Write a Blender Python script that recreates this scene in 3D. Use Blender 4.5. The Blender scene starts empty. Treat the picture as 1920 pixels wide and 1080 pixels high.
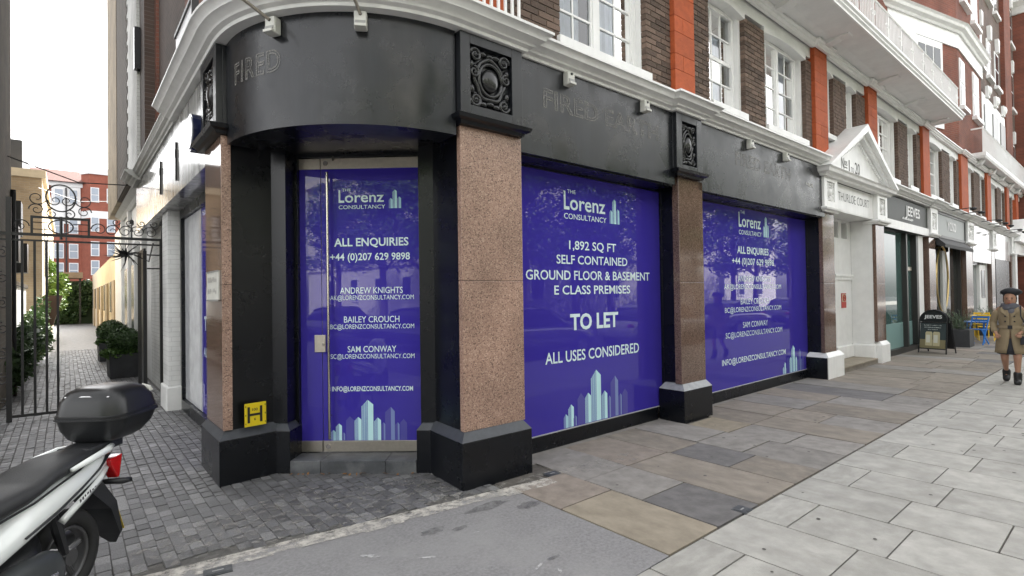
import bpy, bmesh, math, random
from mathutils import Vector, Matrix
random.seed(7)
SC = bpy.context.scene
COL = SC.collection
K = 0.007            # the street front runs at a very small angle to the x axis

# ------------------------------------------------------------------ camera
cd = bpy.data.cameras.new("camera")
cam = bpy.data.objects.new("camera", cd); COL.objects.link(cam); SC.camera = cam
YAW, PITCH, ROLL = math.radians(50.1257), math.radians(0.7116), math.radians(-0.8556)
fw = Vector((math.cos(PITCH)*math.cos(YAW), math.cos(PITCH)*math.sin(YAW), math.sin(PITCH)))
rt = Vector((math.sin(YAW), -math.cos(YAW), 0)); up = rt.cross(fw)
r2 = math.cos(ROLL)*rt + math.sin(ROLL)*up; u2 = -math.sin(ROLL)*rt + math.cos(ROLL)*up
m = Matrix((r2, u2, -fw)).transposed().to_4x4(); m.translation = (0, 0, 1.7)
cam.matrix_world = m
cd.sensor_width = 36; cd.lens = 999.9/1920*36; cd.clip_end = 800; cd.clip_start = 0.05

# ------------------------------------------------------------------ sky, sun, exposure
W = bpy.data.worlds.new("World"); SC.world = W; W.use_nodes = True
nt = W.node_tree; nt.nodes.clear()
SUN_EL, SUN_AZ = math.radians(43), math.radians(30)      # azimuth measured from +y towards +x
sky = nt.nodes.new("ShaderNodeTexSky"); sky.sky_type = 'NISHITA'; sky.sun_disc = False
sky.sun_elevation = SUN_EL; sky.sun_rotation = SUN_AZ; sky.air_density = 1.0; sky.dust_density = 3.0; sky.ozone_density = 1.0
hsv = nt.nodes.new("ShaderNodeHueSaturation"); hsv.inputs['Saturation'].default_value = 0.04
bg = nt.nodes.new("ShaderNodeBackground"); bg.inputs[1].default_value = 0.15
wo = nt.nodes.new("ShaderNodeOutputWorld")
nt.links.new(sky.outputs[0], hsv.inputs['Color']); nt.links.new(hsv.outputs[0], bg.inputs[0]); nt.links.new(bg.outputs[0], wo.inputs[0])
sd = bpy.data.lights.new("sun", 'SUN'); sd.energy = 3.0; sd.angle = math.radians(0.6); sd.color = (1, 0.965, 0.92)
sun = bpy.data.objects.new("sun", sd); COL.objects.link(sun)
sv = Vector((math.sin(SUN_AZ)*math.cos(SUN_EL), math.cos(SUN_AZ)*math.cos(SUN_EL), math.sin(SUN_EL)))
sun.rotation_euler = sv.to_track_quat('Z', 'Y').to_euler(); sun.location = sv*30
SC.view_settings.view_transform = 'Standard'; SC.view_settings.look = 'None'
SC.view_settings.exposure = 2.3; SC.view_settings.gamma = 1
SC.render.engine = 'CYCLES'
try:
    SC.cycles.use_denoising = True; SC.cycles.max_bounces = 6; SC.cycles.transparent_max_bounces = 12
    SC.cycles.sample_clamp_indirect = 6
except Exception: pass

# ------------------------------------------------------------------ materials
MATS = {}
def srgb(r, g, b):
    f = lambda c: (c/255/12.92) if c/255 <= .04045 else ((c/255+.055)/1.055)**2.4
    return (f(r), f(g), f(b))
def mat(name, col, rough=.6, var=0.0, vscale=3.0, bump=0.0, bscale=40.0, metal=0.0, spec=.5, var2=None, v2scale=.6, rnd=0.0, coat=0.0, detail=6, streak=0, rvar=0.0):
    if name in MATS: return MATS[name]
    M = bpy.data.materials.new(name); M.use_nodes = True; MATS[name] = M
    n = M.node_tree.nodes; L = M.node_tree.links; b = n["Principled BSDF"]
    b.inputs['Roughness'].default_value = rough; b.inputs['Metallic'].default_value = metal
    b.inputs['Specular IOR Level'].default_value = spec
    if coat: b.inputs['Coat Weight'].default_value = coat; b.inputs['Coat Roughness'].default_value = .05
    M.diffuse_color = (*col, 1)
    tc = n.new("ShaderNodeTexCoord"); co = tc.outputs['Object']
    oi = None
    if rnd:
        oi = n.new("ShaderNodeObjectInfo")
        ad = n.new("ShaderNodeVectorMath"); ad.operation = 'MULTIPLY_ADD'
        L.new(oi.outputs['Location'], ad.inputs[0]); ad.inputs[1].default_value = (1.7, 1.3, 1.9); L.new(tc.outputs['Object'], ad.inputs[2]); co = ad.outputs[0]
    cur = None
    def noise(scale, det=detail, stretch=None):
        t = n.new("ShaderNodeTexNoise"); t.inputs['Scale'].default_value = scale; t.inputs['Detail'].default_value = det; t.inputs['Roughness'].default_value = .62
        if stretch:
            mp = n.new("ShaderNodeMapping"); mp.inputs['Scale'].default_value = stretch; L.new(co, mp.inputs[0]); L.new(mp.outputs[0], t.inputs['Vector'])
        else: L.new(co, t.inputs['Vector'])
        return t.outputs['Fac']
    def ramp(fac, lo, hi, a=.3, c=.7):
        r = n.new("ShaderNodeMapRange"); r.inputs[1].default_value = a; r.inputs[2].default_value = c; r.inputs[3].default_value = lo; r.inputs[4].default_value = hi; L.new(fac, r.inputs[0]); return r.outputs[0]
    def mulc(cin, fac):
        x = n.new("ShaderNodeVectorMath"); x.operation = 'SCALE'
        if cin is None: x.inputs[0].default_value = col
        else: L.new(cin, x.inputs[0])
        L.new(fac, x.inputs['Scale']); return x.outputs[0]
    if var: cur = mulc(cur, ramp(noise(vscale), 1-var, 1+var))
    if var2:
        mx = n.new("ShaderNodeMix"); mx.data_type = 'RGBA'
        if cur is None: mx.inputs[6].default_value = (*col, 1)
        else: L.new(cur, mx.inputs[6])
        mx.inputs[7].default_value = (*var2, 1); L.new(ramp(noise(v2scale), 0, 1, .48, .72), mx.inputs[0]); cur = mx.outputs[2]
    if streak: cur = mulc(cur, ramp(noise(1.0, 4, (7, 7, .5)), 1-streak, 1+streak))
    if rnd:
        r = n.new("ShaderNodeMapRange"); r.inputs[3].default_value = 1-rnd; r.inputs[4].default_value = 1+rnd; L.new(oi.outputs['Random'], r.inputs[0]); cur = mulc(cur, r.outputs[0])
    if cur is None: b.inputs['Base Color'].default_value = (*col, 1)
    else: L.new(cur, b.inputs['Base Color'])
    if rvar: L.new(ramp(noise(2.2), max(.02, rough-rvar), rough+rvar), b.inputs['Roughness'])
    if bump:
        bp = n.new("ShaderNodeBump"); bp.inputs['Strength'].default_value = bump; bp.inputs['Distance'].default_value = .01
        L.new(noise(bscale, 4), bp.inputs['Height']); L.new(bp.outputs[0], b.inputs['Normal'])
    return M
def granite(name, rough, g=1.0):
    M = mat(name, (.3, .2, .15), rough)
    n = M.node_tree.nodes; L = M.node_tree.links; b = n["Principled BSDF"]; tc = n["Texture Coordinate"]
    v = n.new("ShaderNodeTexVoronoi"); v.inputs['Scale'].default_value = 112; L.new(tc.outputs['Object'], v.inputs['Vector'])
    sp = n.new("ShaderNodeSeparateColor"); L.new(v.outputs['Color'], sp.inputs[0])
    cr = n.new("ShaderNodeValToRGB"); e = cr.color_ramp.elements
    e[0].position = 0; e[0].color = (.09*g, .055*g, .045*g, 1); e[1].position = 1; e[1].color = (.44*g, .32*g, .25*g, 1)
    for p, c in ((.10, (.17*g, .105*g, .08*g, 1)), (.25, (.26*g, .165*g, .126*g, 1)), (.80, (.325*g, .21*g, .163*g, 1))):
        x = e.new(p); x.color = c
    L.new(sp.outputs[0], cr.inputs[0])
    t = n.new("ShaderNodeTexNoise"); t.inputs['Scale'].default_value = 1.5; L.new(tc.outputs['Object'], t.inputs['Vector'])
    r = n.new("ShaderNodeMapRange"); r.inputs[1].default_value = .3; r.inputs[2].default_value = .7; r.inputs[3].default_value = .78; r.inputs[4].default_value = 1.16; L.new(t.outputs['Fac'], r.inputs[0])
    x = n.new("ShaderNodeVectorMath"); x.operation = 'SCALE'; L.new(cr.outputs[0], x.inputs[0]); L.new(r.outputs[0], x.inputs['Scale']); L.new(x.outputs[0], b.inputs['Base Color'])
    return M
def brickmat(name, c1, c2, mortar, axis='x', sx=1.0, bw=.225, bh=.075):
    M = mat(name, c1, .85)
    n = M.node_tree.nodes; L = M.node_tree.links; b = n["Principled BSDF"]; tc = n["Texture Coordinate"]
    s = n.new("ShaderNodeSeparateXYZ"); L.new(tc.outputs['Object'], s.inputs[0]); c = n.new("ShaderNodeCombineXYZ")
    L.new(s.outputs[0 if axis == 'x' else 1], c.inputs[0]); L.new(s.outputs[2], c.inputs[1])
    t = n.new("ShaderNodeTexBrick"); t.inputs['Scale'].default_value = 1; t.inputs['Brick Width'].default_value = bw; t.inputs['Row Height'].default_value = bh
    t.inputs['Mortar Size'].default_value = .006; t.inputs['Color1'].default_value = (*c1, 1); t.inputs['Color2'].default_value = (*c2, 1); t.inputs['Mortar'].default_value = (*mortar, 1)
    L.new(c.outputs[0], t.inputs['Vector'])
    nz = n.new("ShaderNodeTexNoise"); nz.inputs['Scale'].default_value = 1.3; nz.inputs['Detail'].default_value = 8; L.new(tc.outputs['Object'], nz.inputs['Vector'])
    r = n.new("ShaderNodeMapRange"); r.inputs[1].default_value = .3; r.inputs[2].default_value = .7; r.inputs[3].default_value = .75; r.inputs[4].default_value = 1.2; L.new(nz.outputs['Fac'], r.inputs[0])
    x = n.new("ShaderNodeVectorMath"); x.operation = 'SCALE'; L.new(t.outputs[0], x.inputs[0]); L.new(r.outputs[0], x.inputs['Scale']); L.new(x.outputs[0], b.inputs['Base Color'])
    bp = n.new("ShaderNodeBump"); bp.inputs['Strength'].default_value = .5; bp.inputs['Distance'].default_value = .006; bp.invert = True
    L.new(t.outputs['Fac'], bp.inputs['Height']); L.new(bp.outputs[0], b.inputs['Normal'])
    return M
def patchy(name, col, scale=9, lo=.45, hi=.6, rough=.8, alpha=1.0):
    """thin residue, mortar smear or dirt with a ragged shape of its own"""
    M = mat(name, col, rough, .15, 20); n = M.node_tree.nodes; L = M.node_tree.links; b = n["Principled BSDF"]; tc = n["Texture Coordinate"]
    t = n.new("ShaderNodeTexNoise"); t.inputs['Scale'].default_value = scale; t.inputs['Detail'].default_value = 8; t.inputs['Roughness'].default_value = .7; L.new(tc.outputs['Object'], t.inputs['Vector'])
    r = n.new("ShaderNodeMapRange"); r.inputs[1].default_value = lo; r.inputs[2].default_value = hi; r.inputs[4].default_value = alpha; L.new(t.outputs['Fac'], r.inputs[0]); L.new(r.outputs[0], b.inputs['Alpha'])
    return M
def glass(name, tint, refl=.12, through=.75):
    M = bpy.data.materials.new(name); M.use_nodes = True; MATS[name] = M
    n = M.node_tree.nodes; L = M.node_tree.links; n.clear()
    o = n.new("ShaderNodeOutputMaterial"); g = n.new("ShaderNodeBsdfGlossy"); g.inputs['Roughness'].default_value = .01; g.inputs['Color'].default_value = (1, 1, 1, 1)
    t = n.new("ShaderNodeBsdfTransparent"); t.inputs['Color'].default_value = (*tint, 1)
    fr = n.new("ShaderNodeFresnel"); fr.inputs['IOR'].default_value = 1.55; mx = n.new("ShaderNodeMixShader")
    ad = n.new("ShaderNodeMath"); ad.operation = 'MULTIPLY_ADD'; ad.inputs[1].default_value = 1.6; ad.inputs[2].default_value = .02; ad.use_clamp = True
    bp = n.new("ShaderNodeBump"); bp.inputs['Strength'].default_value = .04; bp.inputs['Distance'].default_value = .02
    tc = n.new("ShaderNodeTexCoord"); nz = n.new("ShaderNodeTexNoise"); nz.inputs['Scale'].default_value = 1.2; L.new(tc.outputs['Object'], nz.inputs['Vector']); L.new(nz.outputs['Fac'], bp.inputs['Height']); L.new(bp.outputs[0], g.inputs['Normal'])
    L.new(fr.outputs[0], ad.inputs[0]); L.new(ad.outputs[0], mx.inputs[0]); L.new(t.outputs[0], mx.inputs[1]); L.new(g.outputs[0], mx.inputs[2]); L.new(mx.outputs[0], o.inputs[0])
    return M
def leafmat(name, c1, c2, trans=.25):
    M = mat(name, c1, .55); n = M.node_tree.nodes; L = M.node_tree.links; b = n["Principled BSDF"]; tc = n["Texture Coordinate"]
    t = n.new("ShaderNodeTexNoise"); t.inputs['Scale'].default_value = 2.2; t.inputs['Detail'].default_value = 5; L.new(tc.outputs['Object'], t.inputs['Vector'])
    cr = n.new("ShaderNodeMix"); cr.data_type = 'RGBA'; cr.inputs[6].default_value = (*c1, 1); cr.inputs[7].default_value = (*c2, 1)
    r = n.new("ShaderNodeMapRange"); r.inputs[1].default_value = .35; r.inputs[2].default_value = .65; L.new(t.outputs['Fac'], r.inputs[0]); L.new(r.outputs[0], cr.inputs[0]); L.new(cr.outputs[2], b.inputs['Base Color'])
    b.inputs['Subsurface Weight'].default_value = 0
    b.inputs['Transmission Weight'].default_value = 0
    return M

BLACK = mat("black_gloss_paint", (.0048, .0058, .0085), .28, .12, 3, spec=.4, rvar=.03)
FASC = mat("charcoal_fascia_paint", (.0105, .012, .0155), .3, .3, 2.2, .05, 8, streak=.4, rvar=.14, spec=.5)
DKGREY = mat("dark_bevel_paint", (.05, .055, .065), .45, .2, 12)
WHITE = mat("white_gloss_paint", (.80, .80, .79), .38, .05, 3, .05, 12, streak=.05)
WHITE2 = mat("white_stucco_paint", (.74, .74, .73), .5, .06, 4, .1, 30)
CREAM = mat("cream_render", (.62, .53, .38), .8, .1, 2, .2, 30)
GRAN = granite("pink_granite", .3, 1.2)
GRANP = granite("polished_granite", .07, .55)
TERRA = mat("red_terracotta", (.42, .085, .022), .75, .2, 5, .2, 40, rnd=.1, var2=(.33, .062, .018), v2scale=2.5)
BRICK = mat("dark_brown_brick", (.135, .092, .070), .85, .3, 14, .5, 90, rnd=.42)
BRICKB = mat("brown_brick_mass", (.13, .088, .068), .85, .35, 7, .5, 90)
MORTAR = mat("brick_mortar", (.22, .19, .165), .95, .2, 20, .3, 120)
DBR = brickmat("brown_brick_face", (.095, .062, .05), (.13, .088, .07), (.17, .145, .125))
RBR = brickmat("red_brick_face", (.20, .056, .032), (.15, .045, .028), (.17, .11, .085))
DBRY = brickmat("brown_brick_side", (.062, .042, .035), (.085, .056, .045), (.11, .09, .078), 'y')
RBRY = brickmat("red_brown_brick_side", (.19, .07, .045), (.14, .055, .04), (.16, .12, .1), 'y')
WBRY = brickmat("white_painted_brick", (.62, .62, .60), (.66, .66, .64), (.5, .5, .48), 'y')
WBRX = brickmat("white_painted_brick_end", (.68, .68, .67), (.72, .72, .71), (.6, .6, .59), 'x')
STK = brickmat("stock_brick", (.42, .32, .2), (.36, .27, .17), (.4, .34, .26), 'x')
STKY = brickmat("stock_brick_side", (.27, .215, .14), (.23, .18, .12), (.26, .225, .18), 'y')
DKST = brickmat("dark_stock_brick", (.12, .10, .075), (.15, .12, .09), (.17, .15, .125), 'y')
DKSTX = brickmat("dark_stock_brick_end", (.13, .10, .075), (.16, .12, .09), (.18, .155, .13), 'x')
PURPLE = mat("violet_vinyl_behind_glass", (.048, .034, .34), .012, spec=.5)
PAPER = mat("white_paper_behind_glass", (.62, .63, .66), .05, .15, 5, spec=.6)
VINYL = mat("pale_vinyl_lettering", (.72, .86, .90), .12)
VMID = mat("mid_vinyl_graphic", (.20, .26, .52), .1)
VLT = mat("light_vinyl_graphic", (.42, .68, .80), .1)
VDIM = mat("dim_vinyl_graphic", (.09, .085, .36), .08)
STEEL = mat("brushed_steel", (.50, .46, .40), .35, .08, 30, metal=.9)
CHROME = mat("polished_steel", (.62, .58, .53), .15, metal=1)
SLATE = mat("grey_step_slate", (.075, .08, .088), .5, .35, 6, .15, 30, var2=(.16, .165, .17), v2scale=3)
IRON = mat("black_iron", (.012, .012, .013), .4, .2, 20)
YELLOW = mat("hydrant_yellow", (.78, .60, .01), .4)
SIGNBLK = mat("sign_black_print", (.015, .015, .015), .5)
OFFW = mat("offwhite_plastic", (.62, .62, .58), .4, .08, 12)
GREYP = mat("grey_lens_plastic", (.32, .32, .31), .3)
GHOST = patchy("old_letter_residue", (.34, .33, .31), 9, .28, .66, .8, .5)
GLASS = glass("window_glass", (.86, .9, .92))
CURT = mat("net_curtain", (.60, .63, .70), .9, .1, 3)
DRAPE = mat("beige_drape", (.34, .31, .25), .9, .15, 6)
ROOMD = mat("dim_room", (.05, .05, .055), .9)
CONC = mat("light_concrete_slab", (.365, .357, .332), .85, .2, 3.5, .35, 70, rnd=.1, var2=(.30, .292, .268), v2scale=2.2)
FL1 = mat("brown_flagstone", (0.231, 0.203, 0.171), .85, .22, 5, .35, 60, rnd=.12, var2=(.175, .157, .137), v2scale=3)
FL2 = mat("grey_flagstone", (0.235, 0.221, 0.206), .85, .22, 5, .3, 60, rnd=.1)
FL3 = mat("buff_flagstone", (0.287, 0.249, 0.193), .85, .2, 5, .3, 60, rnd=.07)
FL4 = mat("dark_flagstone", (0.146, 0.140, 0.139), .85, .24, 5, .3, 60, rnd=.08)
FL5 = mat("pink_flagstone", (0.249, 0.213, 0.182), .85, .22, 5, .3, 60, rnd=.08)
FLAGS = [FL1, FL2, FL3, FL4, FL5]
JOINT = mat("dark_joint_sand", (.10, .09, .08), .95, .3, 15, .3, 90)
RAMP = mat("grey_worn_asphalt", (0.231, 0.227, 0.231), .85, .22, 45, .6, 110, var2=(.28, .277, .277), v2scale=1.5)
SETT = mat("dark_sett", (0.125, 0.125, 0.129), .55, .3, 9, .35, 60, rnd=.25)
SETTB = mat("dark_sett_mass", (0.125, 0.125, 0.129), .55, .4, 7, .35, 60)
SETTL = mat("pale_sett", (0.204, 0.204, 0.206), .55, .3, 9, .35, 60)
SETTJ = mat("sett_joint", (.095, .092, .086), .95, .3, 20)
LIME = patchy("pale_mortar_smear", (.60, .57, .52), 9, .36, .6, .9, .85)
LIME2 = patchy("thin_lime_bloom", (.42, .40, .37), 14, .5, .8, .9, .55)
STAIN = patchy("damp_stain", (.13, .13, .132), 14, .35, .65, .5, .6)
ASPH = mat("road_asphalt", (.055, .055, .058), .85, .2, 3, .4, 140)
IRONCOV = mat("cast_iron_cover", (.06, .065, .07), .5, .3, 25, .5, 60)
LEAF1 = leafmat("mid_leaf", (.055, .115, .022), (.09, .16, .035))
LEAF2 = leafmat("dark_leaf", (.022, .052, .014), (.045, .09, .022))
LEAF3 = leafmat("bright_leaf", (.12, .22, .035), (.19, .30, .06))
LEAF4 = leafmat("pine_leaf", (.075, .12, .065), (.12, .165, .10))
BARK = mat("bark", (.085, .07, .055), .9, .3, 8, .5, 30)

# ------------------------------------------------------------------ mesh helpers
class MB:
    def __init__(s): s.v = []; s.f = []
    def add(s, vs, fs):
        o = len(s.v); s.v += [tuple(v) for v in vs]; s.f += [tuple(i+o for i in f) for f in fs]; return s
    def box(s, x0, x1, y0, y1, z0, z1):
        return s.add([(x0,y0,z0),(x1,y0,z0),(x1,y1,z0),(x0,y1,z0),(x0,y0,z1),(x1,y0,z1),(x1,y1,z1),(x0,y1,z1)],
                     [(0,3,2,1),(4,5,6,7),(0,1,5,4),(1,2,6,5),(2,3,7,6),(3,0,4,7)])
    def obox(s, c, ax, ay, az):
        c, ax, ay, az = map(Vector, (c, ax, ay, az)); vs = []
        for k in (-1, 1):
            for i, j in ((-1,-1),(1,-1),(1,1),(-1,1)): vs.append(c+ax*i+ay*j+az*k)
        return s.add(vs, [(0,3,2,1),(4,5,6,7),(0,1,5,4),(1,2,6,5),(2,3,7,6),(3,0,4,7)])
    def loftpoly(s, rings, caps=True):
        n = len(rings[0]); vs = [p for r in rings for p in r]; fs = []
        for k in range(len(rings)-1):
            for i in range(n):
                j = (i+1) % n; fs.append((k*n+i, k*n+j, (k+1)*n+j, (k+1)*n+i))
        if caps: fs.append(tuple(range(n-1, -1, -1))); fs.append(tuple((len(rings)-1)*n+i for i in range(n)))
        return s.add(vs, fs)
    def prism(s, pts, z0, z1): return s.loftpoly([[(x,y,z0) for x,y in pts], [(x,y,z1) for x,y in pts]])
    def yprism(s, pts, y0, y1): return s.loftpoly([[(x,y0,z) for x,z in pts], [(x,y1,z) for x,z in pts]])
    def xprism(s, pts, x0, x1): return s.loftpoly([[(x0,y,z) for y,z in pts], [(x1,y,z) for y,z in pts]])
    def sweep(s, prof, path, caps=True):
        """profile (outward offset, z) along a plan path; outward is to the right of travel"""
        n = len(path); rings = []
        for i, p in enumerate(path):
            p = Vector(p); d1 = (p-Vector(path[i-1])).normalized() if i else None
            d2 = (Vector(path[i+1])-p).normalized() if i < n-1 else None
            n1 = Vector((d1.y, -d1.x)) if d1 else None; n2 = Vector((d2.y, -d2.x)) if d2 else None
            if n1 is None: nn = n2
            elif n2 is None: nn = n1
            else:
                nn = n1+n2; nn = nn/max(.3, (nn.length_squared/2)) if nn.length > 1e-6 else n1
            rings.append([(p.x+nn.x*o, p.y+nn.y*o, z) for o, z in prof])
        return s.loftpoly(rings, caps)
    def tube(s, pts, r, n=6, caps=True):
        pts = [Vector(p) for p in pts]; rings = []; ref = Vector((0,0,1)); prev = None
        for i, p in enumerate(pts):
            a = pts[max(0,i-1)]; b = pts[min(len(pts)-1,i+1)]; d = (b-a).normalized() if (b-a).length > 1e-9 else Vector((0,0,1))
            if prev is None:
                x = d.cross(ref);
                if x.length < .05: x = d.cross(Vector((1,0,0)))
            else: x = prev - d*prev.dot(d)
            x.normalize(); prev = x; y = d.cross(x); rr = r[i] if isinstance(r, (list,tuple)) else r
            rings.append([tuple(p+(x*math.cos(2*math.pi*k/n)+y*math.sin(2*math.pi*k/n))*rr) for k in range(n)])
        return s.loftpoly(rings, caps)
    def ell(s, c, r, nu=12, nv=8):
        vs = [(c[0],c[1],c[2]+r[2])]; fs = []
        for j in range(1, nv):
            t = math.pi*j/nv
            for i in range(nu):
                a = 2*math.pi*i/nu; vs.append((c[0]+r[0]*math.sin(t)*math.cos(a), c[1]+r[1]*math.sin(t)*math.sin(a), c[2]+r[2]*math.cos(t)))
        vs.append((c[0],c[1],c[2]-r[2])); L = len(vs)-1
        for i in range(nu): fs.append((0, 1+i, 1+(i+1)%nu)); fs.append((L, 1+(nv-2)*nu+(i+1)%nu, 1+(nv-2)*nu+i))
        for j in range(nv-2):
            for i in range(nu):
                a = 1+j*nu; b = a+nu; k = (i+1) % nu; fs.append((a+i, b+i, b+k, a+k))
        return s.add(vs, fs)
    def quad(s, a, b, c, d): return s.add([a,b,c,d], [(0,1,2,3)])
    def mesh(s, name, sh=False):
        v = s.v
        if sh: v = [(x, y+K*max(0, x-2.63), z) for x, y, z in v]
        me = bpy.data.meshes.new(name); me.from_pydata(v, [], s.f); me.validate(); me.update()
        bm = bmesh.new(); bm.from_mesh(me); bmesh.ops.recalc_face_normals(bm, faces=bm.faces); bm.to_mesh(me); bm.free()
        return me
    def build(s, name, material, parent=None, sh=False, smooth=False, bevel=0, kind=None):
        o = bpy.data.objects.new(name, s.mesh(name, sh)); return finish(o, material, parent, smooth, bevel, kind)
def wl(o):
    t = Vector((0,0,0))
    while o is not None: t += o.location; o = o.parent
    return t
def finish(o, material=None, parent=None, smooth=False, bevel=0, kind=None):
    COL.objects.link(o)
    if material: o.data.materials.append(material)
    if parent is not None:
        o.parent = parent
        q_ = parent
        while q_.parent is not None: q_ = q_.parent
        if not q_.get("_local"): o.location = -wl(parent)
    if smooth:
        for p in o.data.polygons: p.use_smooth = True
        if smooth != 'all':
            md = o.modifiers.new("edge", 'EDGE_SPLIT'); md.split_angle = math.radians(38)
    if bevel:
        md = o.modifiers.new("bevel", 'BEVEL'); md.width = bevel; md.segments = 2; md.limit_method = 'ANGLE'; md.angle_limit = math.radians(40)
    if kind: o["kind"] = kind
    return o
def tag(o, label, cat, group=None):
    o["label"] = label; o["category"] = cat
    if group: o["group"] = group
    return o
def thing(name, label, cat, loc=(0,0,0), group=None, rot=0, local=False):
    o = bpy.data.objects.new(name, None); COL.objects.link(o); o.location = loc; o.rotation_euler = (0,0,rot); o.empty_display_size = .2
    if local: o["_local"] = 1
    return tag(o, label, cat, group)
def inst(name, me, parent, loc, scale=(1,1,1), rot=(0,0,0), material=None):
    o = bpy.data.objects.new(name, me); COL.objects.link(o)
    o.parent = parent; o.location = Vector(loc) - (wl(parent) if parent is not None else Vector((0,0,0))); o.scale = scale; o.rotation_euler = rot
    if material:
        o.material_slots[0].link = 'OBJECT'; o.material_slots[0].material = material
    return o
def Y(x, y): return y + K*max(0, x-2.63)
def unit(name, material, b=.0):
    mb = MB().box(-.5,.5,-.5,.5,-.5,.5); me = mb.mesh(name)
    if b:
        bm = bmesh.new(); bm.from_mesh(me); bmesh.ops.bevel(bm, geom=bm.edges[:], offset=b, segments=1, affect='EDGES'); bm.to_mesh(me); bm.free()
    me.materials.append(material); return me
def text(name, body, material, parent, origin, right, upv, size, align='LEFT', width=None, bold=0.0, ghost=0, mapf=None, spacing=1.0):
    cu = bpy.data.curves.new(name, 'FONT'); cu.body = body; cu.size = 1.0; cu.align_x = align; cu.offset = bold; cu.space_character = spacing; cu.resolution_u = 3
    if ghost: cu.fill_mode = 'NONE'; cu.bevel_depth = ghost; cu.bevel_resolution = 0
    o = bpy.data.objects.new(name+"_curve", cu); COL.objects.link(o)
    dg = bpy.context.evaluated_depsgraph_get(); me = bpy.data.meshes.new_from_object(o.evaluated_get(dg))
    bpy.data.objects.remove(o); bpy.data.curves.remove(cu)
    xs = [v.co.x for v in me.vertices]; ys = [v.co.y for v in me.vertices]
    cap = .729                                     # cap height of the built-in face at size 1
    s = size/cap; sx = s if width is None else width/(max(xs)-min(xs))
    x0 = {'LEFT': min(xs), 'CENTER': (min(xs)+max(xs))/2, 'RIGHT': max(xs)}[align]
    origin, right, upv = Vector(origin), Vector(right).normalized(), Vector(upv).normalized(); nn = right.cross(upv)
    for v in me.vertices:
        a, b_, c = (v.co.x-x0)*sx, v.co.y*s, v.co.z*s*(.06 if ghost else 1)
        v.co = Vector(mapf(a, b_, c)) if mapf else origin+right*a+upv*b_+nn*c
    me.name = name; me.materials.clear()
    for p in me.polygons: p.use_smooth = False
    o = bpy.data.objects.new(name, me); return finish(o, material, parent)
def smudge(parent, material, origin, right, upv, h, w, n, seed=1):
    """a row of marks standing for writing too blurred to read in the photograph"""
    rg = random.Random(seed); mb = MB(); right, upv, origin = Vector(right).normalized(), Vector(upv).normalized(), Vector(origin); st = w/n
    for i in range(n):
        a = origin+right*(st*i); b = a+right*(st*rg.uniform(.5,.8)); lo = upv*(h*rg.choice((0,0,.3))); hi = upv*(h*rg.choice((1,1,.6)))
        mb.quad(a+lo, b+lo, b+hi, a+hi)
    return mb.build("blurred_lettering", material, parent)
def leaves(mb, c, r, n, size, rng, shell=.55, flat=.6):
    for _ in range(n):
        while True:
            p = Vector((rng.uniform(-1,1), rng.uniform(-1,1), rng.uniform(-1,1)))
            if p.length <= 1 and (p.length > shell or rng.random() < .25): break
        q = Vector((c[0]+p.x*r[0], c[1]+p.y*r[1], c[2]+p.z*r[2]))
        a = Vector((rng.gauss(0,1), rng.gauss(0,1), rng.gauss(0,1)*flat)).normalized(); b = a.cross(Vector((rng.gauss(0,1), rng.gauss(0,1), rng.gauss(0,1)))).normalized()
        s = size*rng.uniform(.6, 1.3)
        mb.quad(q-a*s, q+b*s*.45, q+a*s, q-b*s*.45)
    return mb
def lump(mb, c, r, n, size, rng, lumps=9):
    """a crown of several uneven clumps"""
    for k in range(lumps):
        d = Vector((rng.gauss(0,1), rng.gauss(0,1), rng.gauss(0,.8))).normalized()*rng.uniform(.25,.75)
        f = rng.uniform(.32,.55)
        leaves(mb, (c[0]+d.x*r[0], c[1]+d.y*r[1], c[2]+d.z*r[2]), (r[0]*f, r[1]*f, r[2]*f), n//lumps, size, rng)
    return mb

# ================================================================== SETTING: ground and paving
def structure(o): o["kind"] = "structure"; return o
structure(MB().box(-150,150,-150,260,-.9,-.14).build("ground", ASPH))
structure(MB().box(-60,90,-9.6,-1.55,-.14,-.11).build("road", ASPH))
kerb = structure(MB().box(-60,90,-1.55,-1.28,-.14,-.005).build("kerb", FL2))
structure(MB().box(-60,90,-13.5,-9.6,-.139,.0).build("far_pavement", CONC))
VIEW = lambda p: ((Vector(p)-Vector((0,0,1.7))).dot(r2), -(Vector(p)-Vector((0,0,1.7))).dot(u2), (Vector(p)-Vector((0,0,1.7))).dot(fw))
def inframe(p, mgn=.03):
    a, b, c = VIEW(p); return c > .1 and abs(a/c) < .96+mgn and abs(b/c) < .54+mgn
rng = random.Random(3)
slab_me = {m_.name: unit("slab", m_, .012) for m_ in [CONC]+FLAGS}
# light concrete flags on the street side
pav = structure(MB().box(-30,60,-1.28,2.02,-.139,-.012).build("concrete_pavement", JOINT))
rest = MB(); cnt = 0; xk = 2.755-.606*8
while xk < 45:
    A = int(round((xk-2.755)/.606)) % 2
    ys = [2.018] + ([1.71-.607*i for i in range(6)] if A == 0 else [1.255-.6*i for i in range(5)])
    ys = [y for y in ys if y > -1.2] + [-1.28]
    for a, b in zip(ys[:-1], ys[1:]):
        c = (xk+.303, (a+b)/2, 0)
        if a-b < .1: continue
        vis = any(inframe((xk+dx, y, 0)) for dx in (0,.6) for y in (a,b))
        if vis and xk < 30:
            inst("slab", slab_me[CONC.name], pav, (c[0], c[1], -.02+rng.uniform(-.0015,.0015)), (.594, a-b-.011, .04), (rng.gauss(0,.0012), rng.gauss(0,.0012), 0)); cnt += 1
        else: rest.box(xk+.004, xk+.602, b+.004, a-.004, -.04, 0)
    xk += .606
rest.build("far_slab", CONC, pav, kind="stuff")
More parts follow.
